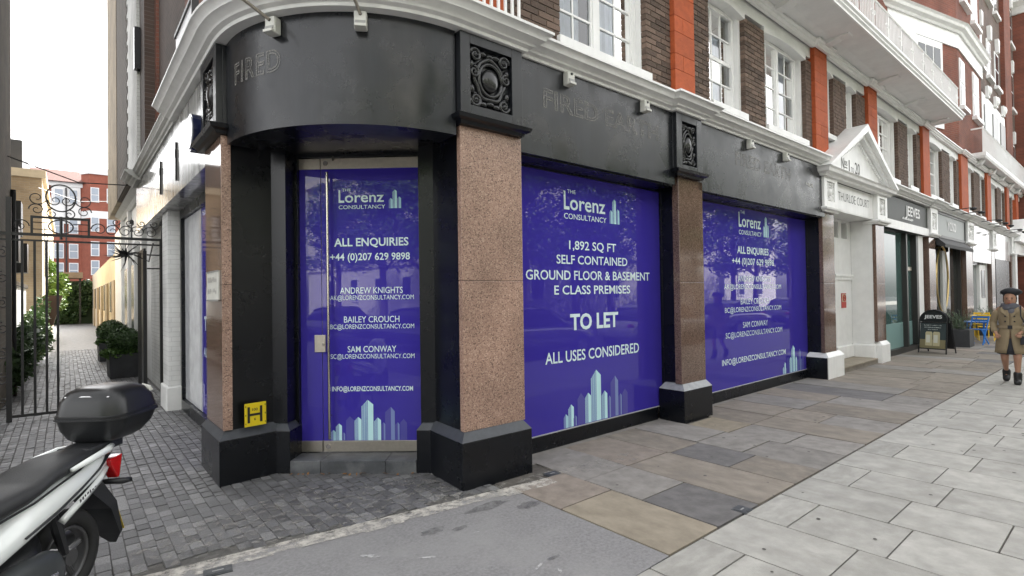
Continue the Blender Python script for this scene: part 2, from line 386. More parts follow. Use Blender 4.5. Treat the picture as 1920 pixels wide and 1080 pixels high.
# old York stone flags along the shopfronts
old = structure(MB().box(2.98,60,2.024,4.9,-.139,-.014).build("flagstone_pavement", JOINT))
cols = [(2.99,3.61,[(2.03,3.02,2),(3.02,3.62,4)]), (3.61,4.23,[(2.03,2.70,3),(2.70,3.33,1),(3.33,4.0,1)]), (4.23,4.91,[(2.03,3.33,0),(3.33,4.2,4)]),
        (4.91,5.47,[(2.03,2.65,0),(2.65,3.30,3),(3.30,4.2,0)]), (5.47,6.12,[(2.03,2.80,1),(2.80,3.33,1),(3.33,4.2,1)]), (6.12,6.72,[(2.03,2.64,1),(2.64,3.30,1),(3.30,3.85,2)]),
        (6.72,7.36,[(2.03,3.30,0),(3.30,4.2,0)]), (7.36,8.03,[(2.03,2.76,1),(2.76,3.32,0),(3.32,4.2,0)])]
x = 8.03
while x < 42:
    w = rng.uniform(.55,.8); ys = [2.03]
    while ys[-1] < 3.5: ys.append(ys[-1]+rng.uniform(.6,1.25))
    ys[-1] = 4.26; cols.append((x, x+w, [(a,b,rng.choice([0,0,0,1,1,4,3,0])) for a,b in zip(ys[:-1],ys[1:])])); x += w
for x0, x1, sl in cols:
    for a, b, k in sl:
        g = .012
        inst("flagstone", slab_me[FLAGS[k].name], old, ((x0+x1)/2, (a+b)/2, -.022+rng.uniform(-.004,.003)), (x1-x0-g, b-a-g, .045), (rng.gauss(0,.003), rng.gauss(0,.003), 0))
MB().box(3.0,60,4.0,4.29,-.05,-.006).build("mortar_edge", FL2, old, sh=True)
gm = MB()
for k in range(70):
    gx, gy, gr = rng.uniform(3.2,12), rng.uniform(.2,3.7), rng.uniform(.008,.02)
    gm.add([(gx+gr*math.cos(t)*(1+.2*math.sin(3*t)), gy+gr*math.sin(t), .0035) for t in [i*math.pi/4 for i in range(8)]], [tuple(range(8))])
gm.build("trodden_gum", mat("gum_grey",(.09,.085,.08),.8), pav, kind="stuff")
# worn grey crossover in front of the lane
ramp = structure(MB().prism([(-12,1.2),(2.6,1.2),(2.6,2.02),(2.985,2.03),(2.985,3.64),(2.6,3.69),(-12,5.57)], -.139, -.004).build("grey_crossover", RAMP))
structure(MB().prism([(-12,-1.28),(-6.9,-1.28),(-6.9,1.2),(-12,1.2)], -.138, -.004).build("crossover_edge", RAMP))
mp = MB(); N = 44
for i in range(N):
    xa = -3+i*(6.6/N); xb = -3+(i+1)*(6.6/N); yb = lambda x: 4.03-.132*x
    wa = .05+.05*rng.random(); wb = wa
    mp.quad((xa,yb(xa)-.06-wa,.002),(xb,yb(xb)-.06-wb,.002),(xb,yb(xb)+.03,.002),(xa,yb(xa)+.03,.002))
mp.build("mortar_smear", LIME, ramp)
MB().quad((2.5,3.66,.0015),(4.6,3.36,.0015),(4.6,3.62,.0015),(2.5,3.86,.0015)).build("mortar_smear", patchy("pale_mortar_thin", (.40,.385,.35), 9, .50, .72, .9, .7), ramp)
sm = MB(); rs_ = random.Random(5)
for cx_, cy_, ra, rb_ in ((2.02,3.36,.10,.05),(2.2,3.27,.07,.03),(2.86,3.25,.12,.06),(2.6,3.45,.2,.06),(1.5,2.9,.05,.03),(2.4,2.5,.06,.02)):
    sm.add([(cx_+ra*math.cos(t)*rs_.uniform(.75,1.2), cy_+rb_*math.sin(t)*rs_.uniform(.75,1.2), .0012) for t in [k*math.pi/9 for k in range(18)]], [tuple(range(18))])
sm.build("damp_stain", STAIN, ramp)
rg2 = random.Random(12); wm = MB()
for k in range(9):
    a = rg2.uniform(0,6.3); cx = rg2.uniform(1.0,2.9); cy = rg2.uniform(2.3,3.55); L_ = rg2.uniform(.02,.09); w_ = L_*rg2.uniform(.15,.4)
    ca, sa = math.cos(a), math.sin(a)
    wm.add([(cx+ca*L_*math.cos(t)-sa*w_*math.sin(t)*(1+.3*math.sin(5*t)), cy+sa*L_*math.cos(t)+ca*w_*math.sin(t)*(1+.3*math.cos(3*t)), .001) for t in [i*math.pi/5 for i in range(10)]], [tuple(range(10))])
wm.build("spilt_paint", patchy("white_spot", (.6,.6,.6), 30, .42, .5, .8, .6), ramp)

# lane of dark setts
lane = structure(MB().prism([(-12,5.62),(2.63,3.69),(2.95,4.2),(2.95,5.2),(1.6,6.4),(1.9,60),(-5,60),(-12,12)], -.138, -.009).build("lane_paving", SETTJ))
cand = []; cx = -2.4
while cx < 2.9:
    y = 3.4+rng.uniform(0,.13)
    while y < 24:
        L = rng.uniform(.095,.16); c = (cx+.04+.004*math.sin(y*1.3+cx*5), y+L/2)
        ok = c[1]-L/2 > 4.06-.132*c[0] and (c[0]-1.655)*.665+(c[1]-5.37)*.747 < .06 if c[0] > 1.45 else c[1]-L/2 > 4.06-.132*c[0]
        if c[1] > 6.3 and c[0] > 1.42: ok = False
        if c[1] > 10.6 and (c[0] < -1.0 or c[0] > 1.3): ok = False
        if c[1] < 10.6 and c[0] < -1.3-.0*c[1]: ok = False
        if ok: cand.append((c[0], c[1], L))
        y += L+.006
    cx += .0845
near = sorted([c for c in cand if inframe((c[0], c[1], 0), 0)], key=lambda c: VIEW((c[0],c[1],0))[2])[:300]
ns = set(near); sett_me = unit("sett", SETT, .04); sett_lt = unit("sett", SETTL, .04); rest = [MB(), MB()]
for c in cand:
    dz = rng.uniform(-.0025,.0025); lt = 1 if rng.random() < .16 else 0
    if c in ns: inst("sett", sett_lt if lt else sett_me, lane, (c[0], c[1], -.02+dz), (.081, c[2], .04), (rng.gauss(0,.012), rng.gauss(0,.012), rng.gauss(0,.015)))
    else:
        t = [rng.uniform(-.003,.003) for _ in range(4)]; x0, x1, y0, y1 = c[0]-.0408, c[0]+.0408, c[1]-c[2]/2+.001, c[1]+c[2]/2-.001; e = .004
        rest[lt].add([(x0,y0,-.03),(x1,y0,-.03),(x1,y1,-.03),(x0,y1,-.03),(x0+e,y0+e,dz+t[0]),(x1-e,y0+e,dz+t[1]),(x1-e,y1-e,dz+t[2]),(x0+e,y1-e,dz+t[3])], [(4,5,6,7),(0,1,5,4),(1,2,6,5),(2,3,7,6),(3,0,4,7)])
rest[0].build("far_sett", SETTB, lane, kind="stuff"); rest[1].build("far_pale_sett", SETTL, lane, kind="stuff")
MB().box(-1.4,1.5,24,51,-.03,-.004).build("distant_sett", SETTB, lane)
MB().prism([(.2,4.05),(2.62,3.72),(2.6,4.3),(1.6,4.9),(.4,4.6)], .004, .006).build("lime_bloom", LIME2, lane)

def cover(label, x, y, w, d, rot):
    t = thing("stopcock_cover", label, "cover", (x,y,0), "small iron covers set in the paving", rot, local=True)
    MB().box(-w/2,w/2,-d/2,d/2,-.02,.0035).build("frame", IRONCOV, t)
    MB().box(-w/2+.012,w/2-.012,-d/2+.012,d/2-.012,.0035,.006).build("lid", IRONCOV, t)
    MB().box(-w/5,w/5,-.006,.006,.006,.0075).build("lifting_slot", mat("worn_metal",(.3,.3,.3),.5), t)
cover("small iron cover where dark flags meet light slabs", 4.03, 2.07, .13, .12, .05)
cover("small iron cover beside the granite corner pedestal", 3.52, 3.66, .14, .10, -.1)
cover("small iron cover in the white mortar line beside the scooter", .72, 3.77, .16, .10, -.15)

# ================================================================== MANSION BLOCK (the building on the corner)
B = thing("mansion_block", "brick mansion block with black corner shopfront and white cornice", "building", (4,6,0))
def inset(pts, d):
    n = len(pts); out = []
    for i in range(n):
        p0, p1, p2 = Vector(pts[i-1]), Vector(pts[i]), Vector(pts[(i+1)%n]); d1 = (p1-p0).normalized(); d2 = (p2-p1).normalized()
        n1 = Vector((-d1.y,d1.x)); n2 = Vector((-d2.y,d2.x)); nn = (n1+n2); nn = nn/max(.35,nn.length_squared/2); out.append(tuple(p1+nn*d))
    return out
def pedestal(pts, m1, m2, parent, sh=False, h=.41, top=.49, ins=.06):
    MB().prism(pts, -.05, h).build("pedestal", m1, parent, sh=sh, bevel=.006)
    q = inset(pts, ins); MB().loftpoly([[(x,y,h+.0005) for x,y in pts],[(x,y,top) for x,y in q]]).build("pedestal_bevel", m2, parent, sh=sh)
def scroll(mb, c, r, turns, start, fx, plane, tr, n=22, cw=1):
    """spiral tube; plane(u,w,d)->xyz"""
    pts = []
    for i in range(n+1):
        t = i/n; a = start+cw*turns*2*math.pi*t; rr = r*(1-.82*t); pts.append(plane(c[0]+rr*math.cos(a)*fx, c[1]+rr*math.sin(a), .0))
    mb.tube(pts, [tr*(1-.4*i/n) for i in range(n+1)], 6); return mb
def cartouche(parent, P, w, h, material):
    """carved cartouche; P(u,v,d) maps panel coordinates (centre 0,0; d outward)"""
    mb = MB()
    def el(u, v, d, ru, rv, rd, nu=14, nv=8):
        e = MB().ell((0,0,0), (1,1,1), nu, nv); mb.add([P(u+x*ru, v+z*rv, d+y*rd) for x,y,z in e.v], e.f)
    s = min(w*1.1, h)
    el(0, 0, .02, w*.2, h*.20, .045, 18, 10)
    ring = [P(w*.27*math.cos(a), h*.27*math.sin(a), .025) for a in [i*2*math.pi/26 for i in range(27)]]; mb.tube(ring, s*.035, 6)
    ring = [P(w*.34*math.cos(a)*(1+.08*math.cos(6*a)), h*.34*math.sin(a)*(1+.06*math.sin(5*a)), .012) for a in [i*2*math.pi/40 for i in range(41)]]; mb.tube(ring, s*.045, 6)
    for su in (-1,1):
        for sv_ in (-1,1):
            scroll(mb, (su*w*.34, sv_*h*.37), s*.12, 1.6, 0, su, lambda a,b,c: P(a,b,.022), s*.04, cw=sv_)
            el(su*w*.34, sv_*h*.37, .02, s*.045, s*.045, .03, 8, 6)
            el(su*w*.16, sv_*h*.42, .012, w*.11, h*.05, .028, 8, 6); el(su*w*.42, sv_*h*.2, .012, w*.06, h*.08, .028, 8, 6)
        scroll(mb, (su*w*.38, h*.08), s*.10, 1.5, math.pi/2, su, lambda a,b,c: P(a,b,.03), s*.035)
        for k in range(4): el(su*w*(.40-.05*k), -h*(.22+.05*k), .012, w*.05, h*.028, .025, 8, 6)
    el(0, h*.40, .015, w*.09, h*.05, .035, 10, 6); el(0, -h*.40, .015, w*.1, h*.045, .035, 10, 6)
    return mb.build("carved_cartouche", material, parent, smooth='all')
CART = mat("carved_black_paint", (.013,.0135,.015), .22, spec=.6)
# ---- corner pilaster on the street side
def capital(parent, x0, x1, yf, px0, px1, pz0, pz1, m1, mc, sh, zb=3.30, zt=4.04, lz=3.215, mled=None, back=.5):
    mb = MB(); d = .055
    mb.box(x0,px0,yf,yf+d,zb,zt).box(px1,x1,yf,yf+d,zb,zt).box(px0,px1,yf,yf+d,zb,pz0).box(px0,px1,yf,yf+d,pz1,zt).box(x0,x1,yf+d,yf+back,zb,zt)
    mb.build("capital_block", m1, parent, sh=sh, bevel=.004)
    prof = [(-.05,lz),(.0,lz),(.015,lz+.03),(.055,lz+.045),(.065,lz+.08),(.02,lz+.1),(-.05,lz+.1)]
    MB().sweep(prof, [(x0,yf+back),(x0,yf),(x1,yf),(x1,yf+back)]).box(x0+.01,x1-.01,yf+.01,yf+back-.01,lz+.004,lz+.09).build("capital_ledge", mled or BLACK, parent, sh=sh)
    cu, cv = (px0+px1)/2, (pz0+pz1)/2; yy = yf+d+(K*(cu-2.63) if sh else 0)
    cartouche(parent, lambda u,v,dd: (cu+u, yy-dd, cv+v), px1-px0, pz1-pz0, mc)
GR = MB().box(2.69,3.405,3.905,3.967,.488,1.83).box(3.374,3.405,3.967,4.25,.488,1.83)
pr = GR.build("pilaster", GRAN, B, bevel=.006)
MB().box(2.69,3.405,3.905,3.967,1.8315,3.216).box(3.374,3.405,3.967,4.25,1.8315,3.216).build("granite_block", GRAN, pr, bevel=.006)
PR = [(2.63,3.852),(3.437,3.845),(3.437,4.36),(2.95,4.88),(2.576,4.55),(2.678,4.457)]
pedestal(PR, BLACK, DKGREY, pr)
MB().prism([(2.71,3.9672),(3.373,3.9672),(3.373,4.36),(2.95,4.85),(2.635,4.545),(2.738,4.455)], .48, 3.2).build("jamb_casing", BLACK, pr)
capital(pr, 2.665, 3.385, 3.85, 2.77, 3.255, 3.40, 3.95, FASC, CART, False)
# ---- corner pilaster on the lane side
pl = MB().box(1.095,1.155,5.475,6.2,.488,1.83).build("pilaster", GRANP, B, bevel=.006)
MB().box(1.095,1.155,5.475,6.2,1.8315,3.216).build("granite_block", GRANP, pl, bevel=.006)
MB().box(1.0955,1.175,5.462,5.4748,.49,1.83).box(1.0955,1.175,5.462,5.4748,1.834,3.21).build("granite_edge", GRAN, pl)
PL = [(1.053,5.415),(1.56,5.475),(1.655,5.37),(2.0,5.76),(1.6,6.27),(1.055,6.27)]
pedestal(PL, BLACK, DKGREY, pl)
MB().prism([(1.178,5.485),(1.55,5.535),(1.652,5.43),(2.0,5.78),(1.6,6.2),(1.178,6.2)], .48, 3.2).build("jamb_casing", BLACK, pl)
mb = MB(); xf = 1.05; d = .055
mb.box(xf,xf+d,5.43,5.54,3.3,4.04).box(xf,xf+d,6.03,6.14,3.3,4.04).box(xf,xf+d,5.54,6.03,3.3,3.4).box(xf,xf+d,5.54,6.03,3.95,4.04).box(xf+d,xf+.4,5.43,6.14,3.3,4.04)
mb.build("capital_block", FASC, pl, bevel=.004)
prof = [(-.05,3.215),(.0,3.215),(.015,3.245),(.055,3.26),(.065,3.295),(.02,3.315),(-.05,3.315)]
MB().sweep(prof, [(1.05,6.3),(1.05,5.43),(1.45,5.43)]).box(1.06,1.44,5.44,6.13,3.218,3.305).build("capital_ledge", BLACK, pl)
cartouche(pl, lambda u,v,dd: (1.105-dd, 5.785-u, 3.675+v), .49, .55, CART)
# ---- curved corner fascia
arc = lambda r, a0=180, a1=270, n=26: [(2.65+r*math.cos(math.radians(a0+(a1-a0)*i/n)), 5.42+r*math.sin(math.radians(a0+(a1-a0)*i/n))) for i in range(n+1)]
cf = MB().sweep([(0,3.12),(0,4.06),(-.3,4.06),(-.3,3.12)], arc(1.51)).build("corner_fascia", FASC, B, smooth=True)
MB().prism(arc(1.3)+[(3.2,4.3),(3.2,5.2),(2.4,6.2),(1.35,6.2)], 3.16, 3.24).build("soffit", BLACK, cf)
MB().tube([(1.95,4.85,3.155),(1.95,4.85,3.16)], .06, 14).build("soffit_light", mat("dark_fitting",(.03,.03,.03),.3), cf)
def arcmap(r, a0, z0):   # text wrapped on the curved fascia; u runs to the right
    return lambda u, v, c: (2.65+(r+.004+c)*math.cos(math.radians(a0)+u/r), 5.42+(r+.004+c)*math.sin(math.radians(a0)+u/r), z0+v)
text("ghost_lettering", "FIRED", GHOST, cf, (0,0,0), (1,0,0), (0,0,1), .19, 'LEFT', .62, ghost=.022, mapf=arcmap(1.51, 189, 3.60), spacing=1.15)
# ---- glazed corner door
E1 = Vector((1.655,5.37,0)); DD = Vector((.74687,-.66497,0)); NN = Vector((.66497,.74687,0)); OFF = .28
def DP(u, z, n=0): p = E1+DD*u+NN*(OFF+n); return (p.x, p.y, z)
def dbox(mb, u0, u1, n0, n1, z0, z1):
    q = [DP(u0,0,n0),DP(u1,0,n0),DP(u1,0,n1),DP(u0,0,n1)]; return mb.loftpoly([[(x,y,z0) for x,y,_ in q],[(x,y,z1) for x,y,_ in q]])
fr = dbox(dbox(dbox(MB(), -.22,-.005,-.05,.4,.0,3.2), 1.232,1.5,-.05,.4,0,3.2), -.2,1.4,-.03,.4,3.13,3.2).build("door_frame", BLACK, B, bevel=.004)
door = dbox(MB(), .222,1.229,0,.012,.24,3.012).build("door", PURPLE, B)
sidep = dbox(MB(), -.004,.215,0,.012,.24,3.012).build("side_panel", PURPLE, B)
dbox(MB(), -.004,.214,-.012,.024,.131,.2395).build("bottom_rail", STEEL, sidep, bevel=.002); dbox(MB(), -.004,.214,-.012,.024,3.0125,3.121).build("top_rail", STEEL, sidep, bevel=.002)
dbox(MB(), .223,1.228,-.012,.024,.131,.2395).build("bottom_rail", STEEL, door, bevel=.002); dbox(MB(), .223,1.228,-.012,.024,3.0125,3.121).build("top_rail", STEEL, door, bevel=.002)
hb = MB().tube([DP(.306,.27,-.06),DP(.306,2.97,-.06)], .014, 10).build("pull_handle", CHROME, door, smooth=True)
for z in (.5, 1.62, 2.8): MB().tube([DP(.306,z,-.06),DP(.306,z,0)], .008, 8).build("handle_standoff", CHROME, hb)
lk = dbox(MB(), .145,.258,-.02,.03,1.143,1.317).build("lock_case", STEEL, door, bevel=.003)
MB().tube([DP(.235,1.22,-.03),DP(.235,1.22,-.02)], .014, 12).build("lock_cylinder", CHROME, lk)
for z in (3.07,.185): MB().tube([DP(.275,z,-.02),DP(.275,z,-.011)], .026, 16).build("rail_lock", CHROME, door)
MB().tube([DP(.36,3.135,-.03),DP(.36,3.09,-.03)], .012, 8).build("pivot", CHROME, door)
FR = -.004
def dtext(s, u, z, size, width, bold=0, al='CENTER', mt=None): return text("lettering", s, mt or VINYL, door, DP(u,z,FR), DD, (0,0,1), size, al, width, bold)
def skyline(parent, P, u0, z0, sc, towers):
    """each slanted-top tower of the skyline mark is one flat piece of print made of upright stripes"""
    mats = [VLT, VMID, VDIM, mat("pale_vinyl_graphic",(.55,.84,.88),.1), PURPLE]
    for u, w, h, kind in towers:
        u, w, h = u0+u*sc, w*sc, h*sc; a, b = u-w/2, u+w/2; pk = z0+h; dip = z0+h-w*.55
        if kind == 'solid': st = [(a,dip,1),(u-w*.02,pk,0),(b,dip+w*.1,0)]
        elif kind == 'dim': st = [(a,dip,2),(u+w*.1,pk,1),(b,dip+w*.1,1)]
        elif kind == 'ghost': st = [(a,dip,2),(u,pk,2),(b,dip,2)]
        else:
            mid = a+w*.52; st = []
            for i in range(5):
                for f, k in ((0, 0 if i%2 else 3),(.55,4)):
                    t = (i+f)/5; st.append((a+(mid-a)*t, dip+(pk-dip)*t, k))
            st += [(mid,pk,3),(b,dip+w*.15,3)]
        vs = [P(x,z0) for x,z,k in st]+[P(x,z) for x,z,k in st]; n = len(st)
        me = bpy.data.meshes.new("skyline_tower"); me.from_pydata(vs, [], [(i,i+1,n+i+1,n+i) for i in range(n-1)])
        for m_ in mats: me.materials.append(m_)
        for i, p in enumerate(me.polygons): p.material_index = st[i][2]
        o = bpy.data.objects.new("skyline_tower", me); COL.objects.link(o); o.parent = parent; o.location = -wl(parent)
FULL = [(-.41,.06,.13,'solid'),(-.34,.075,.21,'str'),(-.285,.045,.10,'dim'),(-.20,.10,.30,'ghost'),(-.10,.085,.29,'str'),(.02,.145,.50,'str'),(.145,.085,.28,'str'),(.215,.05,.22,'dim'),(.30,.12,.41,'dim'),(.39,.055,.22,'dim'),(.47,.085,.26,'ghost')]
ICON = [(-.33,.3,.55,'solid'),(-.02,.34,1.0,'str'),(.31,.3,.62,'solid')]
def logo(parent, P, right, u, z, H, n=1.0):
    """logo: u,z is the lower left corner of CONSULTANCY; H its overall width"""
    t = lambda s, a, b, size, w, bold: text("lettering", s, VINYL, parent, P(u+a*H, z+b*H), right, (0,0,1), size*H, 'LEFT', w*H, bold)
    t("CONSULTANCY", 0, 0, .075*n, .74, .004); t("L", .0, .125*n, .24*n, .09, .02); t("orenz", .10, .125*n, .205*n, .62, .012); t("THE", .055, .335*n, .05*n, .14, .003)
    skyline(parent, P, u+.895*H, z+.0, .20*H, [(a*1.05,b,c*1.75*n,d) for a,b,c,d in ICON])
Pd = lambda u, z: DP(u, z, FR)
logo(door, Pd, DD, .403, 2.60, .65, .84)
dtext("ALL ENQUIRIES", .735, 2.22, .085, .765, .02); dtext("+44 (0)207 629 9898", .72, 2.075, .075, .82, .012)
for i, (a, b, za, zb, w) in enumerate((("ANDREW KNIGHTS","AK@LORENZCONSULTANCY.COM",1.735,1.67,.645),("BAILEY CROUCH","BC@LORENZCONSULTANCY.COM",1.44,1.375,.57),("SAM CONWAY","SC@LORENZCONSULTANCY.COM",1.137,1.072,.50))):
    dtext(a, .73, za, .066, w, .004); dtext(b, 1.165, zb, .049, .86, .0, 'RIGHT')
dtext("INFO@LORENZCONSULTANCY.COM", 1.145, .742, .05, .83, .014, 'RIGHT')
skyline(door, Pd, .66, .243, .82, [t for t in FULL if t[0] > -.5])
# step
st = dbox(MB(), 0,1.233,-.275,.3,-.05,.095).build("door_step", SLATE, B, bevel=.004)
for a, b in ((.004,.30),(.304,.93),(.934,1.229)):
    dbox(MB(), a,b,-.29,-.276,-.02,.096).build("step_tile", SLATE, st, bevel=.002); dbox(MB(), a,b,-.29,-.015,.0965,.123).build("step_tile", SLATE, st, bevel=.002)
# ---- straight fascias and shop windows on the street
def bay(x0, x1, gx0, gx1):
    f = MB().box(x0,x1,3.93,4.34,3.10,4.06).build("fascia", FASC, B, sh=True, bevel=.003)
    MB().box(x0,x1,3.97,4.34,3.085,3.0995).build("soffit_trim", BLACK, f, sh=True)
    w = MB().box(gx0,gx1,4.275,4.29,.165,3.07).build("shop_window", PURPLE, B, sh=True)
    MB().box(x0,x1,4.255,4.36,-.05,.158).box(gx1,gx1+.10,4.24,4.36,.158,3.085).box(gx0-.1,gx0,4.24,4.36,.158,3.085).box(gx0,gx1,4.25,4.36,3.071,3.085).build("window_frame", BLACK, w, sh=True, bevel=.003)
    MB().box(gx0,gx1,4.262,4.275,.159,.168).build("glazing_bead", mat("pale_bead",(.45,.45,.45),.4), w, sh=True)
    return f, w
f1, w1 = bay(3.39, 6.10, 3.50, 6.235); f2, w2 = bay(6.67, 11.2, 6.90, 11.16)
RX = Vector((1,K,0)).normalized()
def wt(w, s, x, z, size, width, bold=0, al='CENTER'): return text("lettering", s, VINYL, w, (x, Y(x,4.272), z), RX, (0,0,1), size, al, width, bold)
Pw = lambda u, z: (u, Y(u,4.2725), z)
logo(w1, Pw, RX, 4.372, 2.565, 1.01, .88)
wt(w1,"1,892 SQ FT",4.872,2.215,.105,.85,.012); wt(w1,"SELF CONTAINED",4.878,2.045,.105,1.28,.012); wt(w1,"GROUND FLOOR & BASEMENT",4.88,1.862,.11,2.22,.012); wt(w1,"E CLASS PREMISES",4.88,1.695,.105,1.37,.012)
wt(w1,"TO LET",4.88,1.285,.185,.87,.03); wt(w1,"ALL USES CONSIDERED",4.885,.925,.13,1.69,.012)
skyline(w1, Pw, 4.85, .175, 1.22, FULL)
logo(w2, Pw, RX, 8.475, 2.64, 1.09, .95)
wt(w2,"ALL ENQUIRIES",8.97,2.325,.12,1.13,.02); wt(w2,"+44 (0)207 629 9898",8.98,2.145,.11,1.51,.012)
wt(w2,"ANDREW KNIGHTS",9.0,1.862,.10,1.19); wt(w2,"AK@LORENZCONSULTANCY.COM",8.985,1.735,.085,2.05); wt(w2,"BAILEY CROUCH",9.0,1.483,.10,1.02); wt(w2,"BC@LORENZCONSULTANCY.COM",8.985,1.36,.085,2.03)
wt(w2,"SAM CONWAY",9.0,1.097,.10,.9); wt(w2,"SC@LORENZCONSULTANCY.COM",9.0,.955,.09,2.04); wt(w2,"INFO@LORENZCONSULTANCY.COM",9.0,.535,.095,2.3,.01)
skyline(w2, Pw, 10.45, .175, 1.0, [t for t in FULL if -.5 < t[0]])
for f, xa, w in ((f1,3.74,2.0),(f2,7.72,1.95)):
    text("ghost_lettering", "FIRED EARTH", GHOST, f, (xa, Y(xa,3.926), 3.615), RX, (0,0,1), .20, 'LEFT', w, ghost=.022)
smudge(f2, patchy("pale_letter_scrap",(.5,.5,.48),30,.35,.5), (10.33,Y(10.33,3.926),3.60), RX, (0,0,1), .07, .34, 6, 5)
# ---- middle pilaster
pm = MB().box(6.18,6.775,3.93,4.03,.488,1.83).build("pilaster", GRANP, B, sh=True, bevel=.006)
MB().box(6.18,6.775,3.93,4.03,1.8315,3.216).build("granite_block", GRANP, pm, sh=True, bevel=.006)
MB().box(6.245,6.72,4.0305,4.36,.4,3.2).build("jamb_casing", BLACK, pm, sh=True)
pedestal([(6.14,3.872),(6.834,3.872),(6.834,4.26),(6.14,4.26)], BLACK, mat("pale_bevel_paint",(.30,.31,.33),.5,.2,12), pm, True)
capital(pm, 6.06, 6.675, 3.865, 6.19, 6.545, 3.37, 3.94, FASC, CART, True)
# ---- main cornice, sweeping from the lane round the corner and along the street
CP = [(-.02,4.045),(.02,4.045),(.03,4.07),(.07,4.085),(.085,4.11),(.15,4.135),(.155,4.15),(.195,4.185),(.21,4.19),(.21,4.215),(-.25,4.27),(-.25,4.045)]
path = [(1.06,8.2),(1.06,5.42)]+arc(1.585,180,270,30)[1:]+[(3.41,3.835),(3.41,3.925),(6.03,3.925),(6.03,3.85),(6.70,3.85),(6.70,3.925),(11.05,3.925)]
cn = MB().sweep(CP, path).build("cornice", WHITE, B, sh=True, smooth=True)
MB().sweep([(o*.62,z-.01) for o,z in CP], [(1.1,12.4),(1.1,8.2)]).sweep([(o*1.0,z-.03) for o,z in CP], [(1.06,13.4),(1.06,12.4)]).build("lane_cornice", mat("weathered_white",(.55,.55,.53),.6,.15,4), cn)
path2 = [(14.95,3.925),(18.95,3.925),(18.95,3.86),(20.0,3.86),(20.0,3.925),(24.1,3.925),(24.1,3.86),(25.6,3.86),(25.6,3.925),(29.0,3.925),(29.0,3.86),(30.3,3.86),(30.3,3.925),(42,3.925)]
MB().sweep(CP, path2).build("cornice_run", WHITE, cn, sh=True, smooth=True)

# ---- lane side of the shop
lf = MB().box(1.11,1.5,6.15,13.35,3.08,4.06).build("lane_fascia", mat("pale_streaky_lane_fascia",(.34,.34,.33),.12,.3,3,streak=.5,rvar=.05,var2=(.5,.49,.47),v2scale=1.4), B)  # pale grey base with lighter patches and upright streaks in the colour
for y, z in ((8.1,3.25),(9.6,3.3)):
    MB().box(1.09,1.11,y-.02,y+.02,z,z+.5).box(1.085,1.0899,y-.03,y+.03,z+.3,z+.40).build("fascia_bracket", IRON, lf)
lw = MB().box(1.42,1.44,6.2,9.6,.165,2.95).build("lane_window", PURPLE, B)
MB().box(1.36,1.5,6.2,9.7,-.05,.16).box(1.36,1.5,9.6,9.72,.16,3.08).box(1.36,1.5,6.2,9.6,2.951,3.08).box(1.36,1.5,6.15,6.2,.16,2.95).build("window_frame", BLACK, lw)
MB().box(1.412,1.419,8.3,9.6,.17,2.94).build("window_paper", PAPER, lw)
text("lettering", "TO LET", VINYL, lw, (1.417,8.15,1.29), (0,-1,0), (0,0,1), .185, 'LEFT', .87, .03)
text("lettering", "ALL USES", VINYL, lw, (1.417,8.2,.93), (0,-1,0), (0,0,1), .13, 'LEFT', .8, .01)
wp = MB().box(1.2,1.36,9.7,10.3,.36,3.08).build("white_pier", WBRX, B)
MB().box(1.16,1.4,9.65,10.3,-.05,.36).build("pier_base", WHITE2, wp, bevel=.02)
MB().box(1.36,1.6,9.73,13.4,-.05,3.08).build("lane_wall", WBRY, B)
# ---- upper brickwork seen over the lane
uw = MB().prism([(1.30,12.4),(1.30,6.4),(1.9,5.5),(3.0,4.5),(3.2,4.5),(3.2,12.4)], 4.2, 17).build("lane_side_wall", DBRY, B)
MB().box(1.27,1.30,6.6,8.5,4.2,17).build("red_brick_panel", RBRY, uw); MB().box(1.255,1.3,11.4,11.62,4.2,17).build("red_quoin", RBRY, uw)
MB().box(1.10,1.32,11.64,12.4,4.28,17).build("chimney_breast", DBRY, uw); MB().box(1.0,1.1,12.25,12.4,6.1,6.9).build("vent_hood", BLACK, uw)
cw = MB().prism([(1.5,6.0),(2.9,4.3),(3.42,4.12),(3.42,4.6),(2.4,6.2)], 4.2, 9).build("corner_wall", TERRA, B)
rail = MB().tube([(x,y,5.3) for x,y in arc(1.62,176,270,30)]+[(3.4,3.80,5.3)], .03, 6).build("corner_railing", WHITE, B)
for k in range(39):
    a = math.radians(176+94*k/38); x, y = 2.65+1.62*math.cos(a), 5.42+1.62*math.sin(a)
    MB().box(x-.011,x+.011,y-.011,y+.011,4.24,5.28).build("baluster", WHITE, rail)
for k in range(8):
    x = 2.73+.083*k; MB().box(x-.011,x+.011,3.789,3.811,4.24,5.28).build("baluster", WHITE, rail)
